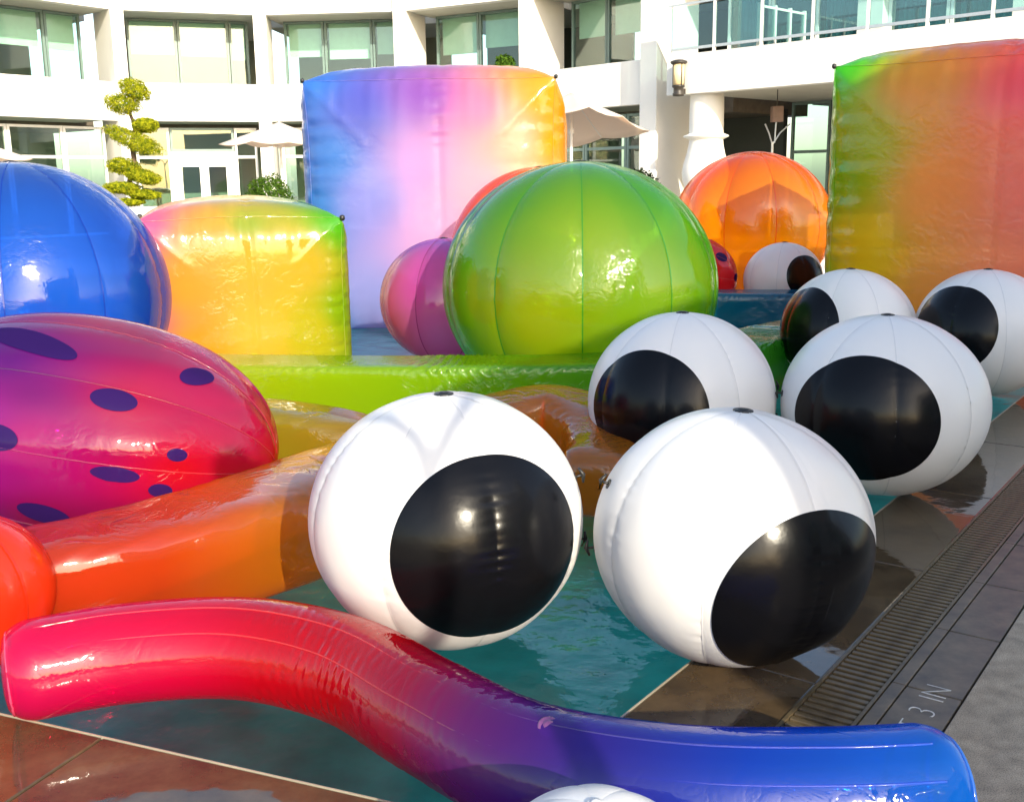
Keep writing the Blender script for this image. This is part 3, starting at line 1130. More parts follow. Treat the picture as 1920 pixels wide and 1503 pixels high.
def eyeball(label, c, rad, sq, rot, off, pang=41.5, tabs=(), seed=0, deflate=0.0, ngore=8, tilt=None):
    root = thing('inflatable_eyeball', label, 'eyeball', (c[0], c[1], -.02), 'white inflatable eyeballs')
    f = ball_surface(c, rad, sq, ngore, rot, .75, seed, tilt, deflate)
    ball_panels(root, f, ngore, rot, M_white, None, 24, 150)
    top = f(np.array([0.]), np.array([math.pi / 2]))[0]
    valve(root, top, top - np.array(c), .036)
    ball_seams(root, f, c, ngore, rot, M_weld, .0028, 120, rad, .0016)
    # pupil: black disc following the skin
    a = np.array(view_axis(c, off))
    t = np.cross(a, (0, 0, 1.0))
    t /= np.linalg.norm(t)
    b = np.cross(t, a)
    nr, na = 70, 96
    D = []
    for i in range(nr + 1):
        q = R(pang) * (i / nr)
        for k in range(na):
            s = 2 * math.pi * k / na
            D.append(a * math.cos(q) + (t * math.cos(s) + b * math.sin(s)) * math.sin(q))
    D = np.array(D)
    if tilt:
        D = D @ np.array(Matrix.Rotation(tilt[1], 3, tilt[0]))
    th = np.arctan2(D[:, 1], D[:, 0])
    lat = np.arcsin(np.clip(D[:, 2], -1, 1))
    P = f(th, lat)
    d = P - np.array(c)
    P = P + d / np.linalg.norm(d, axis=1)[:, None] * .0035
    F = [(i * na + k, (i + 1) * na + k, (i + 1) * na + (k + 1) % na, i * na + (k + 1) % na) for i in range(1, nr) for k in range(na)]
    F += [(0, na + k, na + (k + 1) % na) for k in range(na)]
    part('pupil', P, F, M_black, root, True)
    for az, z in tabs:
        lat0 = math.asin(max(-1, min(1, (z - c[2]) / (rad * sq))))
        p = Vector(f(np.array([az]), np.array([lat0]))[0])
        u = (p - Vector(c)).normalized()
        side = u.cross(Vector((0, 0, 1))).normalized()
        up = side.cross(u)
        part('toggle', *join([tube([p - u * .01, p + u * .028], .005, 8), tube([p + u * .030 - up * .03 - u * .008, p + u * .032, p + u * .030 + up * .03 - u * .008], [.004, .008, .004], 8)]), M_rubber, root, True)
        part('patch', *join([tube([p - u * .006, p + u * .003], .018, 16)]), M_rubber, root)
    return root


eyeball('white eyeball with frontal black pupil and shiny seam, nearest on the left over the water', (-.25, 3.79, .465), .512, .93, -1.18, (.34, .26), 42, ((.0, .62), (.12, .36)), 3)
eyeball('softly dented white eyeball with pupil turned right, resting on the pool edge', (.785, 3.62, .445), .492, .93, -1.95, (.58, .48), 42, ((3.2, .62), (3.05, .36)), 5, 1.0, 8, ('Y', .06))
eyeball('white eyeball with pupil turned left, behind between the two nearest eyeballs', (.95, 5.81, .48), .525, .95, -1.1, (-.40, .14), 40, ((.05, .55),), 8)
eyeball('white eyeball with black pupil straight ahead, second from the drain grate', (2.02, 5.62, .485), .545, .90, -1.0, (-.18, .18), 41, ((3.1, .55), (3.0, .40)), 11)
eyeball('pale eyeball cut by the right edge, pupil looking left, before the green and red cube', (3.73, 8.25, .485), .525, .95, -.9, (-.50, -.06), 41, (), 14)
eyeball('pale eyeball mostly hidden behind the others, pupil turned far left', (2.72, 8.45, .485), .525, .95, -1.4, (-.74, -.02), 41, (), 17)
eyeball('small distant cream eyeball in front of the orange ball, pupil turned right', (3.41, 13.2, .46), .485, .95, -1.2, (.62, -.1), 34, (), 21)

# white ball right at the bottom edge
wb = thing('white_ball', 'top of a small plain white ball poking into the bottom edge', 'ball', (.16, 1.93, 0))
fb_ = ball_surface((.16, 1.93, .205), .262, .97, 8, .2, .4, 44)
ball_panels(wb, fb_, 8, .2, M_white, None, 14, 60)
valve(wb, fb_(np.array([0.]), np.array([math.pi / 2]))[0], (0, 0, 1), .02, M_white)


# ------------------------------------------------------------------ inflatables: cubes
def inflate_cube(N=30, steps=230, seed=1, k_press=0.00045):
    rng = np.random.default_rng(seed)
    t = np.linspace(-1, 1, N + 1)
    idx, V, G = {}, [], []

    def vid(p):
        k = tuple(int(round(x * 1000)) for x in p)
        if k not in idx:
            idx[k] = len(V)
            V.append(p)
        return idx[k]
    for ax, s in ((1, -1), (0, 1), (1, 1), (0, -1), (2, 1), (2, -1)):
        g = np.zeros((N + 1, N + 1), int)
        for i in range(N + 1):
            for j in range(N + 1):
                a, b = t[i], t[j]
                p = (-s * a, s, b) if ax == 1 else ((s, s * a, b) if ax == 0 else (a, s * b, s))
                g[i, j] = vid(p)
        G.append(g)
    P = np.array(V, float)
    E, Q = [], []
    for g in G:
        E += [np.stack([x.ravel(), y.ravel()], 1) for x, y in ((g[:-1], g[1:]), (g[:, :-1], g[:, 1:]), (g[:-1, :-1], g[1:, 1:]), (g[1:, :-1], g[:-1, 1:]), (g[:-2], g[2:]), (g[:, :-2], g[:, 2:]))]
        Q.append(np.stack([g[:-1, :-1].ravel(), g[1:, :-1].ravel(), g[1:, 1:].ravel(), g[:-1, 1:].ravel()], 1))
    E = np.unique(np.sort(np.concatenate(E), 1), axis=0)
    Q = np.concatenate(Q)
    L_ = np.linalg.norm(P[E[:, 0]] - P[E[:, 1]], axis=1)
    n = len(P)
    i0, i1 = E[:, 0], E[:, 1]
    ii = np.concatenate([i0, i1])
    cnt = np.bincount(ii, minlength=n)[:, None]
    P += rng.normal(0, .004, P.shape)
    vel = np.zeros_like(P)
    for s in range(steps):
        fn = np.cross(P[Q[:, 2]] - P[Q[:, 0]], P[Q[:, 3]] - P[Q[:, 1]])
        nr = np.zeros_like(P)
        for c in range(4):
            for d in range(3):
                nr[:, d] += np.bincount(Q[:, c], fn[:, d], minlength=n)
        nr /= np.linalg.norm(nr, axis=1)[:, None] + 1e-9
        old = P.copy()
        P = P + vel * .93 + nr * k_press * (2.0 / N)
        for it in range(5):
            d = P[i1] - P[i0]
            l = np.linalg.norm(d, axis=1)
            e = (l - L_) / l
            e = np.where(e > 0, e, e * .12)
            c = d * (e * .5)[:, None]
            cc2 = np.concatenate([c, -c])
            D = np.stack([np.bincount(ii, cc2[:, q2], minlength=n) for q2 in range(3)], 1)
            P = P + D / cnt * 1.7
        vel = P - old
    return P, G


CN = 30
CP, CG = inflate_cube(CN)


def cube(label, c, half, rotz, ctrl, seamc, mat, seed=0, hz=1.0, crimp=3.4, puff=.06):
    """c = centre of the base"""
    root = thing('inflatable_cube', label, 'inflatable cube', (c[0], c[1], -.02), 'giant inflatable cubes')
    ca, sa = math.cos(rotz), math.sin(rotz)
    S = np.array((half, half, half * hz))

    def place(U):
        w = U * S
        w = w + np.stack([0 * w[:, 0], 0 * w[:, 0], half * puff * np.clip(1 - U[:, 0] ** 2, 0, 1) * (.35 + .65 * np.clip(1 - U[:, 1] ** 2, 0, 1)) * np.clip(U[:, 2], 0, 1) ** 2], 1)
        return np.stack([w[:, 0] * ca - w[:, 1] * sa + c[0], w[:, 0] * sa + w[:, 1] * ca + c[1], w[:, 2] + half * hz * .97 + c[2]], 1)
    # finer grid by bilinear upsampling, seam pucker and slack folds added
    up = 3
    n = CN * up
    rg = np.random.default_rng(seed)
    for fi, g in enumerate(CG[:5]):
        A = CP[g]
        xs = np.linspace(0, CN, n + 1)
        i0 = np.minimum(xs.astype(int), CN - 1)
        fx = (xs - i0)

        def cr(A, ax):
            # cubic upsampling along one axis
            im = np.maximum(i0 - 1, 0)
            i2 = i0 + 1
            i3 = np.minimum(i0 + 2, CN)
            t = fx.reshape((-1, 1, 1)) if ax == 0 else fx.reshape((1, -1, 1))
            p0, p1, p2, p3 = (np.take(A, k, axis=ax) for k in (im, i0, i2, i3))
            return .5 * (2 * p1 + (p2 - p0) * t + (2 * p0 - 5 * p1 + 4 * p2 - p3) * t * t + (3 * p1 - p0 - 3 * p2 + p3) * t ** 3)
        B = cr(cr(A, 0), 1)
        a = np.linspace(-1, 1, n + 1)
        UU, VV = np.meshgrid(a, a, indexing='ij')
        eu, ev = 1 - np.abs(UU), 1 - np.abs(VV)
        ph = rg.uniform(0, 6.28, 8)
        # crimps run away from each welded edge
        pk = lambda s, k: np.sin(s * 34 + ph[k] + 1.3 * np.sin(s * 9 + ph[k + 1])) + .5 * np.sin(s * 57 + ph[k + 2])
        amp = .010
        mid = (1 - np.abs(UU) ** 3)
        dz = amp * pk(VV, 0) * np.exp(-eu / .13) * (1 - np.exp(-eu / .02)) * (1 - VV ** 4)
        dz += amp * pk(UU, 3) * np.exp(-ev / .13) * (1 - np.exp(-ev / .02)) * (1 - UU ** 4)
        # centre seam with crimps
        es = np.abs(UU - .08)
        dz += -.012 * np.exp(-es / .02) + .0065 * (np.sin(VV * 62 + ph[1] + 1.5 * np.sin(VV * 13)) + .6 * np.sin(VV * 91 + ph[2])) * np.exp(-es / .05) * np.clip(np.sin(VV * 2.4 + crimp) * 1.4, 0, 1)
        # slack diagonal folds from the corners
        dg = np.minimum.reduce([np.abs(UU - VV), np.abs(UU + VV)])
        dz += .030 * np.exp(-(dg / .045) ** 2) * np.clip(np.maximum(np.abs(UU), np.abs(VV)) - .45, 0, 1) * 1.3 * (1 - np.maximum(np.abs(UU), np.abs(VV)) ** 6)
        dz *= np.minimum(1, np.minimum(eu, ev) / .01)
        nrm = np.cross(np.gradient(B, axis=0), np.gradient(B, axis=1))
        nrm /= np.linalg.norm(nrm, axis=2)[..., None] + 1e-9
        outw = np.sign((nrm * B).sum(2))[..., None]
        B = B + nrm * outw * dz[..., None]
        U = B.reshape(-1, 3)
        cols = idw(U, ctrl, 4.2)
        P = place(U)
        F = grid_faces(n, n)
        nn = np.cross(U[F[0][1]] - U[F[0][0]], U[F[0][2]] - U[F[0][0]])
        if (nn * U[F[0][0]]).sum() < 0:
            F = [tuple(reversed(q)) for q in F]
        part('panel', P, F, mat, root, True, cols)
    # welded edges
    for fi, side in ((0, 0), (0, -1), (0, 't'), (1, -1), (1, 't'), (3, 't')):
        g = CG[fi]
        ids = g[:, -1] if side == 't' else g[side]
        pts = place(CP[ids] * 1.004)
        tv, tf = tube([tuple(p) for p in pts], .003, 6)
        part('seam', tv, tf, mat, root, True, np.clip(np.repeat(idw(CP[ids], ctrl, 3.0), 6, axis=0) * 1.1 + .06, 0, 1))
    for fi, i, j in ((0, 0, CN), (0, CN, CN), (0, CN, 0), (2, 0, CN), (2, CN, CN)):
        p = place(CP[[CG[fi][i, j]]] * 1.006)[0]
        part('tether_loop', *lathe([(.012, p[2] - .025), (.022, p[2] - .012), (.022, p[2] + .012), (.012, p[2] + .022)], (p[0], p[1]), 10, True), M_rubber, root, True)
    return root


CB = [(-1, -1, 0, (.04, .26, .70)), (-1, -1, 1, (.05, .22, .72)), (-1, -1, -1, (.08, .34, .80)), (-.8, -1.1, .4, (.07, .26, .74)), (-.55, -1.2, .75, (.08, .10, .56)), (-.5, -1.2, .1, (.30, .34, .84)), (-.45, -1.2, -.7, (.34, .40, .86)),
      (0, -1.2, .85, (.26, .08, .50)), (-.05, -1.3, .35, (.66, .34, .80)), (.05, -1.3, -.2, (.88, .50, .86)), (0, -1.3, -.7, (.92, .42, .80)), (.4, -1.2, .75, (.90, .20, .44)), (.45, -1.2, .15, (1, .46, .66)), (.5, -1.2, -.6, (.98, .38, .62)),
      (.72, -1.15, .55, (1, .62, .42)), (.8, -1.1, .1, (1, .70, .50)), (.88, -1, .85, (1, .42, .01)), (1, -1, 1, (1, .40, .005)), (1, -1, .5, (1, .46, .005)), (1.0, -.85, .7, (1, .44, .002)), (1.08, -.7, .2, (1, .46, .002)), (1, -1, 0, (1, .46, .01)), (1, -1, -.8, (1, .40, .08)), (1.15, -.5, .5, (1, .46, .002)), (1.15, -.5, 0, (1, .46, .002)), (1.2, 0, 0, (1, .48, .002)), (1.2, 0, .8, (1, .45, .002)), (-1.2, 0, 0, (.03, .30, .76)), (-1.15, -.5, .3, (.03, .28, .74)),  # pale peach points also put the corner fold's highlight into the colour
      (-.6, 0, 1.2, (.06, .10, .56)), (0, 0, 1.2, (.26, .09, .50)), (.6, 0, 1.2, (.86, .20, .34)), (0, 1.2, 0, (.8, .5, .75))]
cube('giant blue to pink cube with yellow right side behind the green ball', (-.86, 14.15, -.02), 1.47, -.04, CB, (.55, .50, .85), M_film_dense, 3, 1.0, -1.0, .07)
CO = [(-1, -1, 1, (1, .16, .42)), (-1, -1, 0, (1, .22, .28)), (-1, -1, -1, (1, .14, .40)), (-.6, -1.2, .3, (1, .42, .05)), (-.5, -1.2, -.4, (1, .40, .02)), (-.3, -1.2, .8, (1, .40, .06)), (0, -1.2, .95, (.25, .50, .05)),
      (.05, -1.3, .5, (.92, .50, .06)), (.1, -1.3, -.2, (.88, .58, .08)), (.1, -1.2, -.8, (.80, .50, .03)), (.55, -1.2, .5, (.70, .50, .04)), (.6, -1.2, -.2, (.60, .54, .02)), (1, -1, 1, (.12, .55, .02)), (1, -1, 0, (.28, .50, .01)), (1, -1, -1, (.20, .60, .02)),
      (1.2, 0, 0, (.9, .3, .02)), (-1.2, 0, 0, (.95, .2, .3)), (-.7, -.2, 1.1, (1, .40, .25)), (0, -.4, 1.2, (.80, .60, .14)), (.6, -.4, 1.2, (.16, .42, .05)), (0, .4, 1.2, (.95, .60, .25)), (0, 1.2, 0, (.9, .5, .1))]
CO = [(x, y, z, tuple(min(1, (c * .96) ** 1.08) for c in col)) for x, y, z, col in CO]
cube('orange, yellow and green cube between the blue ball and the blue cube', (-2.36, 9.2, -.02), .80, .30, CO, (.55, .50, .10), M_film_dense, 5, .92, 3.9, .15)
CR = [(-1, -1, 1, (.06, .62, .008)), (-1, -1, .3, (.12, .56, .008)), (-1, -1, -.6, (.18, .52, .01)), (-.78, -1.1, .5, (.30, .52, .012)), (-.72, -1.2, -.3, (.62, .54, .015)), (-.6, -1.2, -.9, (.66, .52, .02)), (-.45, -1.2, .85, (.75, .36, .03)), (-.25, -1.3, .2, (.86, .34, .07)), (-.3, -1.3, -.5, (.86, .42, .08)),
      (.2, -1.3, .8, (.95, .07, .14)), (.25, -1.3, .2, (.86, .22, .22)), (.2, -1.3, -.5, (.88, .30, .18)), (.8, -1.2, .6, (.95, .10, .25)), (.8, -1.2, -.4, (.85, .26, .26)), (-.5, -.3, 1.15, (.95, .30, .04)), (-.1, -.3, 1.2, (.98, .10, .12)), (.3, 0, 1.3, (.98, .05, .16)), (1.2, 0, 0, (.9, .12, .2)), (-1.2, 0, 0, (.98, .50, .01)), (0, 1.2, 0, (.8, .4, .1))]
cube('towering green to red cube filling the upper right corner', (5.12, 10.85, -.02), 1.43, -.62, CR, (.50, .20, .06), M_film_dense, 9, .98, 4.2, .05)


# ------------------------------------------------------------------ inflatables: tubes and floats
def sweep(ctrl, n, prof, colf, name, root, mat, wrinkle, endcap=.05, seed=0, nseg=56):
    """ctrl rows (x, y, z, half width, half height); prof exponent of the superellipse section"""
    C_ = spline(ctrl, n)
    pos = C_[:, :3]
    tan = np.gradient(pos, axis=0)
    tan /= np.linalg.norm(tan, axis=1)[:, None]
    side = np.cross(tan, (0, 0, 1.0))
    side /= np.linalg.norm(side, axis=1)[:, None]
    upv = np.cross(side, tan)
    ang = np.linspace(0, 2 * math.pi, nseg, endpoint=False)
    ca, sa = np.cos(ang), np.sin(ang)
    px_ = np.sign(ca) * np.abs(ca) ** (2 / prof)
    py_ = np.sign(sa) * np.abs(sa) ** (2 / prof)
    seg = np.r_[0, np.cumsum(np.linalg.norm(np.diff(pos, axis=0), axis=1))]
    tot = seg[-1]
    V = []
    for i in range(n):
        s = seg[i]
        e = min(s, tot - s)
        k = min(1, math.sqrt(max(0, 1 - (1 - min(1, e / endcap)) ** 2))) if endcap else 1
        k = .55 + .45 * k if e > 1e-6 else .50
        w = wrinkle(s, ang, tot)
        V.append(pos[i] + side[i] * (px_ * (C_[i, 3] * k + w))[:, None] + upv[i] * (py_ * (C_[i, 4] * k + w))[:, None])
    V = np.array(V).reshape(-1, 3)
    F = [(i * nseg + k, i * nseg + (k + 1) % nseg, (i + 1) * nseg + (k + 1) % nseg, (i + 1) * nseg + k) for i in range(n - 1) for k in range(nseg)]
    F = [tuple(reversed(q)) for q in F]
    F.append(tuple(range(nseg)))
    F.append(tuple(reversed(range((n - 1) * nseg, n * nseg))))
    cols = colf(np.repeat(seg / tot, nseg), np.tile(ang, n))
    return part(name, V, F, mat, root, True, cols), (pos, side, upv, C_, seg)


def ramp(t, stops):
    ts = [s[0] for s in stops]
    return np.stack([np.interp(t, ts, [s[1][k] for s in stops]) for k in range(3)], 1)


# foreground squiggle, magenta red to blue
sq = thing('squiggle_tube', 'glossy red to purple to blue squiggle tube lying across the pool corner in front', 'inflatable tube', (-.2, 3.0, 0))
SQ = [(-1.655, 3.16, .160, .165, .165), (-1.32, 3.30, .165, .168, .168), (-.92, 3.33, .165, .17, .17), (-.55, 3.16, .165, .17, .17), (-.25, 2.84, .168, .168, .168), (.03, 2.58, .165, .168, .168), (.40, 2.45, .162, .168, .168), (.78, 2.42, .162, .168, .168), (1.13, 2.44, .162, .166, .166)]
rg = np.random.default_rng(4)


def wr_sq(s, a, tot):
    t = s / tot
    b1 = math.exp(-((t - .37) / .09) ** 2)
    b2 = math.exp(-((t - .58) / .10) ** 2)
    fold = np.sin(s * 150 + 5.0 * np.sin(a * 2 + s * 3)) + .7 * np.sin(s * 97 + 4.0 * np.sin(a * 3 + 1) + 8 * np.sin(s * 5))
    inner = .5 + .5 * np.cos(a - math.pi * .12)
    outer = .5 - .5 * np.cos(a - math.pi * .12)
    return   .0012 * fold * (b1 * inner ** 2 + b2 * outer ** 2 + .25 * b2) * (.25 + 1.3 * np.sin(s * 6.3 + 2.2 * a + 2 * np.sin(s * 11)) ** 2) + .002 * np.sin(s * 3 + a * 2) - .0018 * np.exp(-((a - 1.15) / .05) ** 2) - .0018 * np.exp(-((a - 2.0) / .05) ** 2)


def col_sq(t, a):
    return ramp(t, [(0, (.90, .006, .18)), (.15, (.90, .005, .11)), (.30, (.85, .004, .025)), (.44, (.80, .004, .010)), (.52, (.56, .006, .07)), (.60, (.26, .02, .30)), (.70, (.07, .03, .48)), (.82, (.012, .10, .74)), (1, (.008, .24, .88))])


M_squig = vinyl('squiggle film', None, .60, .05, (7, .12), 1.42, .5, True, .04, .75, .3)
sweep(SQ, 420, 2.0, col_sq, 'body', sq, M_squig, wr_sq, .10, 1, 72)
for e, dcol in ((0, (.85, .10, .25)), (-1, (.05, .20, .65))):
    C_ = spline(SQ, 420)
    i = 3 if e == 0 else -4
    p = C_[i, :3]
    tn = C_[i + 1, :3] - C_[i, :3]
    tn /= np.linalg.norm(tn)
    sd = np.cross(tn, (0, 0, 1.0))
    uu = np.cross(sd, tn)
    ring = [tuple(p + (sd * math.cos(a) + uu * math.sin(a)) * .132) for a in np.linspace(0, 2 * math.pi, 41)]
    part('end_weld', *tube(ring, .006, 6, False), seam_mat(dcol), sq, True)
for ang0, dc in ((1.85, .0), (2.45, .0)):
    C_ = spline(SQ, 140)[5:-5]
    tn = np.gradient(C_[:, :3], axis=0)
    tn /= np.linalg.norm(tn, axis=1)[:, None]
    sd = np.cross(tn, (0, 0, 1.0))
    sd /= np.linalg.norm(sd, axis=1)[:, None]
    uu = np.cross(sd, tn)
    rr = (C_[:, 3] - .0015)[:, None]
    pts = C_[:, :3] + sd * math.cos(math.pi - ang0) * -rr * -1 + uu * math.sin(ang0) * rr
    tv, tf = tube([tuple(p) for p in pts], .0032, 6)
    part('seam', tv, tf, M_squig, sq, True, np.clip(np.repeat(col_sq(np.linspace(.03, .97, len(pts)), None), 6, axis=0) * 1.0 + .10, 0, 1))
valve(sq, (.085, 2.50, .318), (.1, -.5, .9), .03, seam_mat((.35, .12, .35)))

# orange squiggle behind, wrinkled
os_ = thing('squiggle_tube', 'wrinkled translucent orange squiggle tube winding behind the nearest eyeball', 'inflatable tube', (-1, 4.7, 0))
OS = [(-2.02, 3.80, .19, .22, .19), (-1.60, 4.02, .19, .27, .21), (-1.18, 4.42, .19, .32, .22), (-.84, 4.95, .19, .31, .23), (-.55, 5.55, .19, .23, .22), (-.15, 6.05, .21, .24, .23), (.22, 6.22, .23, .25, .25), (.46, 5.95, .20, .23, .23), (.50, 5.55, .17, .21, .20), (.42, 5.15, .16, .20, .18)]


def wr_os(s, a, tot):
    ridge1 = np.abs(((s * 3.1 + .55 * a + .5 * math.sin(s * 2.3)) % 1.0) * 2 - 1) - .5
    ridge2 = np.abs(((s * 6.7 - .9 * a + .7 * math.sin(s * 5)) % 1.0) * 2 - 1) - .5
    edge = np.exp(-((a - 2.4) / .25) ** 2) + np.exp(-((a - .75) / .25) ** 2)
    return .0035 * ridge1 + .007 * ridge2 * edge - .010 * np.exp(-((a - 2.3 - .25 * math.sin(s * 2.1)) / .08) ** 2)


def col_os(t, a):
    c = ramp(t, [(0, (.90, .10, .02)), (.12, (.95, .12, .02)), (.25, (1, .36, .01)), (.45, (.95, .46, .02)), (.6, (.95, .36, .03)), (.8, (.90, .30, .03)), (1, (.9, .32, .03))])
    return c


sweep(OS, 320, 4.5, col_os, 'body', os_, M_crink, wr_os, .16, 2, 64)

ol = thing('squiggle_tube', 'crinkled olive gold tube between the spotted dome and the long green float', 'inflatable tube', (-1.6, 6.2, 0))
OL = [(-2.7, 6.55, .18, .2, .2), (-2.0, 6.35, .19, .25, .21), (-1.45, 6.22, .19, .26, .22), (-1.0, 6.15, .16, .26, .19), (-.72, 6.18, .13, .2, .15)]
sweep(OL, 160, 4.0, lambda t, a: ramp(t, [(0, (.62, .46, .03)), (.6, (.60, .48, .03)), (1, (.66, .36, .03))]), 'body', ol, M_crink, wr_os, .16, 3, 56)

# long green boxy float curving round the green ball
gf = thing('pool_float', 'long crinkled lime green float curving in front of the green ball', 'pool float', (-.8, 7.6, 0))
GF = [(-3.4, 8.1, .20, .29, .235), (-2.6, 7.88, .20, .29, .235), (-1.6, 7.68, .20, .29, .235), (-.6, 7.58, .20, .29, .235), (.4, 7.58, .20, .29, .235), (1.15, 7.80, .20, .29, .235), (1.75, 8.32, .20, .29, .235), (2.3, 9.07, .20, .29, .23), (2.75, 9.7, .19, .28, .22)]


def wr_gf(s, a, tot):
    edge = np.exp(-((a - 2.5) / .22) ** 2) + np.exp(-((a - .64) / .22) ** 2)
    top = np.clip(np.sin(a) * 1.6 - .6, 0, 1)
    gate = np.clip(np.sin(s * 2.3 + .6) + .6 * np.sin(s * 5.9 + 2), 0, 1)
    tri = np.abs(((s * 9.0 + .9 * np.sin(a * 3) + 1.4 * math.sin(s * 4.1)) % 1.0) * 2 - 1) - .5
    tri2 = np.abs(((s * 17.0 - 1.1 * a + .8 * math.sin(s * 7.7)) % 1.0) * 2 - 1) - .5
    face = np.exp(-((np.cos(a) + 1) / .4) ** 2) + np.exp(-((np.cos(a) - 1) / .4) ** 2)
    return gate * (.034 * tri * edge + .020 * tri2 * top) + .016 * edge * tri2 + .006 * tri * gate * face + .003 * np.sin(s * 3.7) * face


def col_gf(t, a):
    return ramp(t, [(0, (.72, .72, .008)), (.2, (.56, .68, .008)), (.36, (.38, .62, .008)), (.5, (.20, .52, .010)), (.66, (.10, .44, .012)), (.8, (.06, .36, .03)), (1, (.04, .30, .05))])


sweep(GF, 420, 9.0, col_gf, 'body', gf, M_float, wr_gf, .12, 5, 72)

bf = thing('pool_float', 'dark teal blue float behind the pale eyeballs under the distant spotted dome', 'pool float', (2.6, 12.3, 0))
BF = [(1.2, 12.75, .19, .3, .21), (2.0, 12.6, .19, .3, .21), (2.8, 12.45, .19, .3, .21), (3.7, 12.3, .19, .3, .21)]
sweep(BF, 160, 7.0, lambda t, a: ramp(t, [(0, (.012, .26, .40)), (.5, (.012, .26, .40)), (1, (.012, .22, .42))]), 'body', bf, M_float, wr_gf, .14, 6, 56)


# ------------------------------------------------------------------ spotted domes (ladybird floats)
def dome(label, c, semi, rotz, rotx, roty, ctrl, spots, mat, spotmat, seed, name='spotted_dome'):
    root = thing(name, label, 'inflatable', (c[0], c[1], -.02))
    Rm = np.array((Matrix.Rotation(rotz, 3, 'Z') @ Matrix.Rotation(roty, 3, 'Y') @ Matrix.Rotation(rotx, 3, 'X')))
    semi = np.array(semi)
    cc_ = np.array(c)

    def f(D, off=0.0):
        D = D / np.linalg.norm(D, axis=1)[:, None]
        ex = np.clip(D[:, 0], -1, 1)
        r = np.ones(len(D))
        # nose end blunter, slack lengthwise folds, seam ridge
        az = np.arctan2(D[:, 2], D[:, 1])
        r = r + .010 * np.sin(az * 9 + 2.3 * ex) * (1 - ex ** 2) ** .7 + .004 * np.sin(az * 17 + 5 * ex + seed) * (1 - ex ** 2)
        for bt in (.1, .72, 1.35, -.55):            # pulled in and puckered along each weld
            da = np.abs((az - (math.pi - bt) + math.pi) % (2 * math.pi) - math.pi)
            r = r - .016 * np.exp(-da / .10) * (1 - ex ** 2) ** .5 + .006 * np.sin(ex * 70 + 3 * bt) * np.exp(-da / .16) * (1 - ex ** 2) * np.clip(np.sin(ex * 4 + bt * 5), 0, 1)
        r = r - .0 * np.exp(-((D[:, 2] - .18 - .15 * ex) / .05) ** 2) * (D[:, 1] < .2)
        r = r * (np.abs(D[:, 0]) ** 2.15 + (D[:, 1] ** 2 + D[:, 2] ** 2) ** 1.075) ** (-1 / 2.15)
        return (D * (r + off)[:, None] * semi) @ Rm.T + cc_
    nu, nv = 150, 110
    TH, PH = np.meshgrid(np.linspace(0, 2 * math.pi, nu + 1), np.linspace(1e-3, math.pi - 1e-3, nv + 1), indexing='ij')
    D = np.stack([np.cos(PH), np.sin(PH) * np.cos(TH), np.sin(PH) * np.sin(TH)], -1).reshape(-1, 3)
    P = f(D)
    part('shell', P, [tuple(reversed(q)) for q in grid_faces(nu, nv)], mat, root, True, idw(D, ctrl, 3.0))
    for bt in (.1, .72, 1.35, -.55):
        tt = np.linspace(.12, math.pi - .12, 90)
        pts = f(np.stack([np.cos(tt), -np.sin(tt) * math.cos(bt), np.sin(tt) * math.sin(bt)], 1), .002)
        tv, tf = tube([tuple(p) for p in pts], .0035, 6)
        part('seam', tv, tf, mat, root, True, np.clip(idw(np.repeat(np.stack([np.cos(tt), -np.sin(tt) * math.cos(bt), np.sin(tt) * math.sin(bt)], 1), 6, axis=0), ctrl, 3.0) * .9 + .06, 0, 1))
    for d, ra, rb, tw in spots:
        a = np.array(d, float)
        a /= np.linalg.norm(a)
        t = np.cross(a, (0, 0, 1.0))
        t /= np.linalg.norm(t)
        b = np.cross(t, a)
        t, b = t * math.cos(tw) + b * math.sin(tw), b * math.cos(tw) - t * math.sin(tw)
        V = []
        nr, na = 10, 40
        for i in range(nr + 1):
            for k in range(na):
                s = 2 * math.pi * k / na
                V.append(a + (t * math.cos(s) * ra + b * math.sin(s) * rb) * i / nr)
        P = f(np.array(V), .006)
        F = [(i * na + k, (i + 1) * na + k, (i + 1) * na + (k + 1) % na, i * na + (k + 1) % na) for i in range(1, nr) for k in range(na)]
        F += [(0, na + k, na + (k + 1) % na) for k in range(na)]
        part('spot', P, F, spotmat, root, True)
    return root


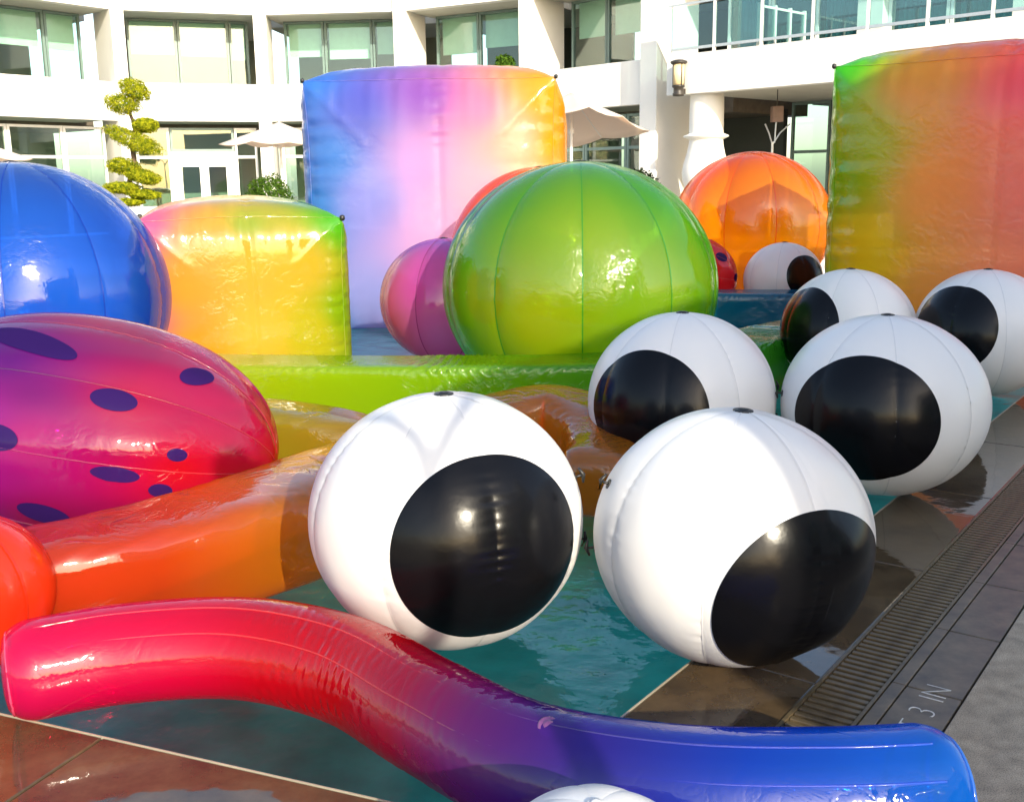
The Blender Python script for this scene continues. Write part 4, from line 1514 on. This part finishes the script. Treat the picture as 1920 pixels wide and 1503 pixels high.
M_spot = vinyl('violet spot ink', (.035, .012, .13), .22, .06)
LB = [(1, 0, 0, (.85, .006, .010)), (.6, -.8, .1, (.88, .006, .025)), (.3, -.8, .6, (.66, .012, .08)), (-.1, -.9, .2, (.70, .010, .24)), (-.45, -.9, -.1, (.60, .014, .48)), (-.3, -.7, .7, (.16, .008, .30)), (-.5, -.5, .75, (.10, .010, .30)), (-.15, -.8, .5, (.28, .008, .26)), (-.9, -.5, 0, (.34, .008, .42)), (-.35, -.9, .3, (.45, .010, .42)), (0, -.9, -.5, (.45, .006, .07)), (-.4, -.8, -.6, (.20, .010, .30)), (.6, -.5, -.5, (.65, .006, .012)), (0, 0, 1, (.62, .06, .12)), (0, 1, 0, (.6, .02, .15))]
SP0 = [((.22, -.80, .52), .13, .10, .1), ((.55, -.40, .72), .16, .08, -.3), ((.58, -.85, .18), .06, .055, 0), ((.30, -.95, -.02), .135, .065, .05), ((.52, -.88, -.12), .07, .06, .2), ((-.02, -.88, -.42), .15, .10, .25), ((.30, -.86, -.40), .10, .06, .3), ((-.30, -.55, .85), .34, .12, .1), ((-.28, -.98, .12), .13, .11, 0), ((-.6, -.8, -.1), .12, .11, 0), ((0, .7, .7), .15, .12, 0)]
SP = [((d[0] + .02, d[1], d[2] + .05), a * .88, b * .90, t) for d, a, b, t in SP0]
M_dome = vinyl('dome film', None, .52, .05, (9, .35), 1.45, .5, True, .05, .7, .35, 1.4)
dome('big magenta to red spotted dome with violet dots on the left', (-2.14, 5.25, .465), (.93, .68, .595), .06, 0, .21, LB, SP, M_dome, M_spot, 1)
LB2 = [(1, 0, 0, (.80, .012, .02)), (0, -1, 0, (.82, .014, .02)), (0, 0, 1, (.75, .01, .03)), (-1, 0, 0, (.7, .01, .05)), (0, 1, 0, (.7, .01, .05))]
SP2 = [((.55, -.6, .55), .15, .12, 0), ((-.2, -.8, .6), .15, .12, 0), ((.85, -.4, .1), .12, .1, 0), ((.1, -.95, .0), .12, .1, 0)]
dome('small distant red dome with dark dots beside the cream eyeball', (2.25, 13.6, .48), (.66, .5, .53), 0, 0, .1, LB2, SP2, M_film_dense, M_spot, 2)

# pale sun lounger far behind the orange ball
sl = px(1570, 470, 18.6)
lo = thing('daybed', 'white cushioned daybed on the deck behind the orange ball and the tall cube', 'daybed', (sl[0], sl[1], -.03))
fd = ((sl[0] - .3, sl[1]), (1, 0), (0, -1))
bevel(part('base', *boxf(fd, 0, 1.6, -.9, .0, -.03, .28), M_pot, lo), .02)
bevel(part('mattress', *boxf(fd, .03, 1.57, -.88, -.02, .282, .46), M_cushion, lo), .05, 3)
bevel(part('backrest', *boxf(fd, .0, 1.6, -1.12, -.905, -.03, 1.05), M_cushion, lo), .06, 3)
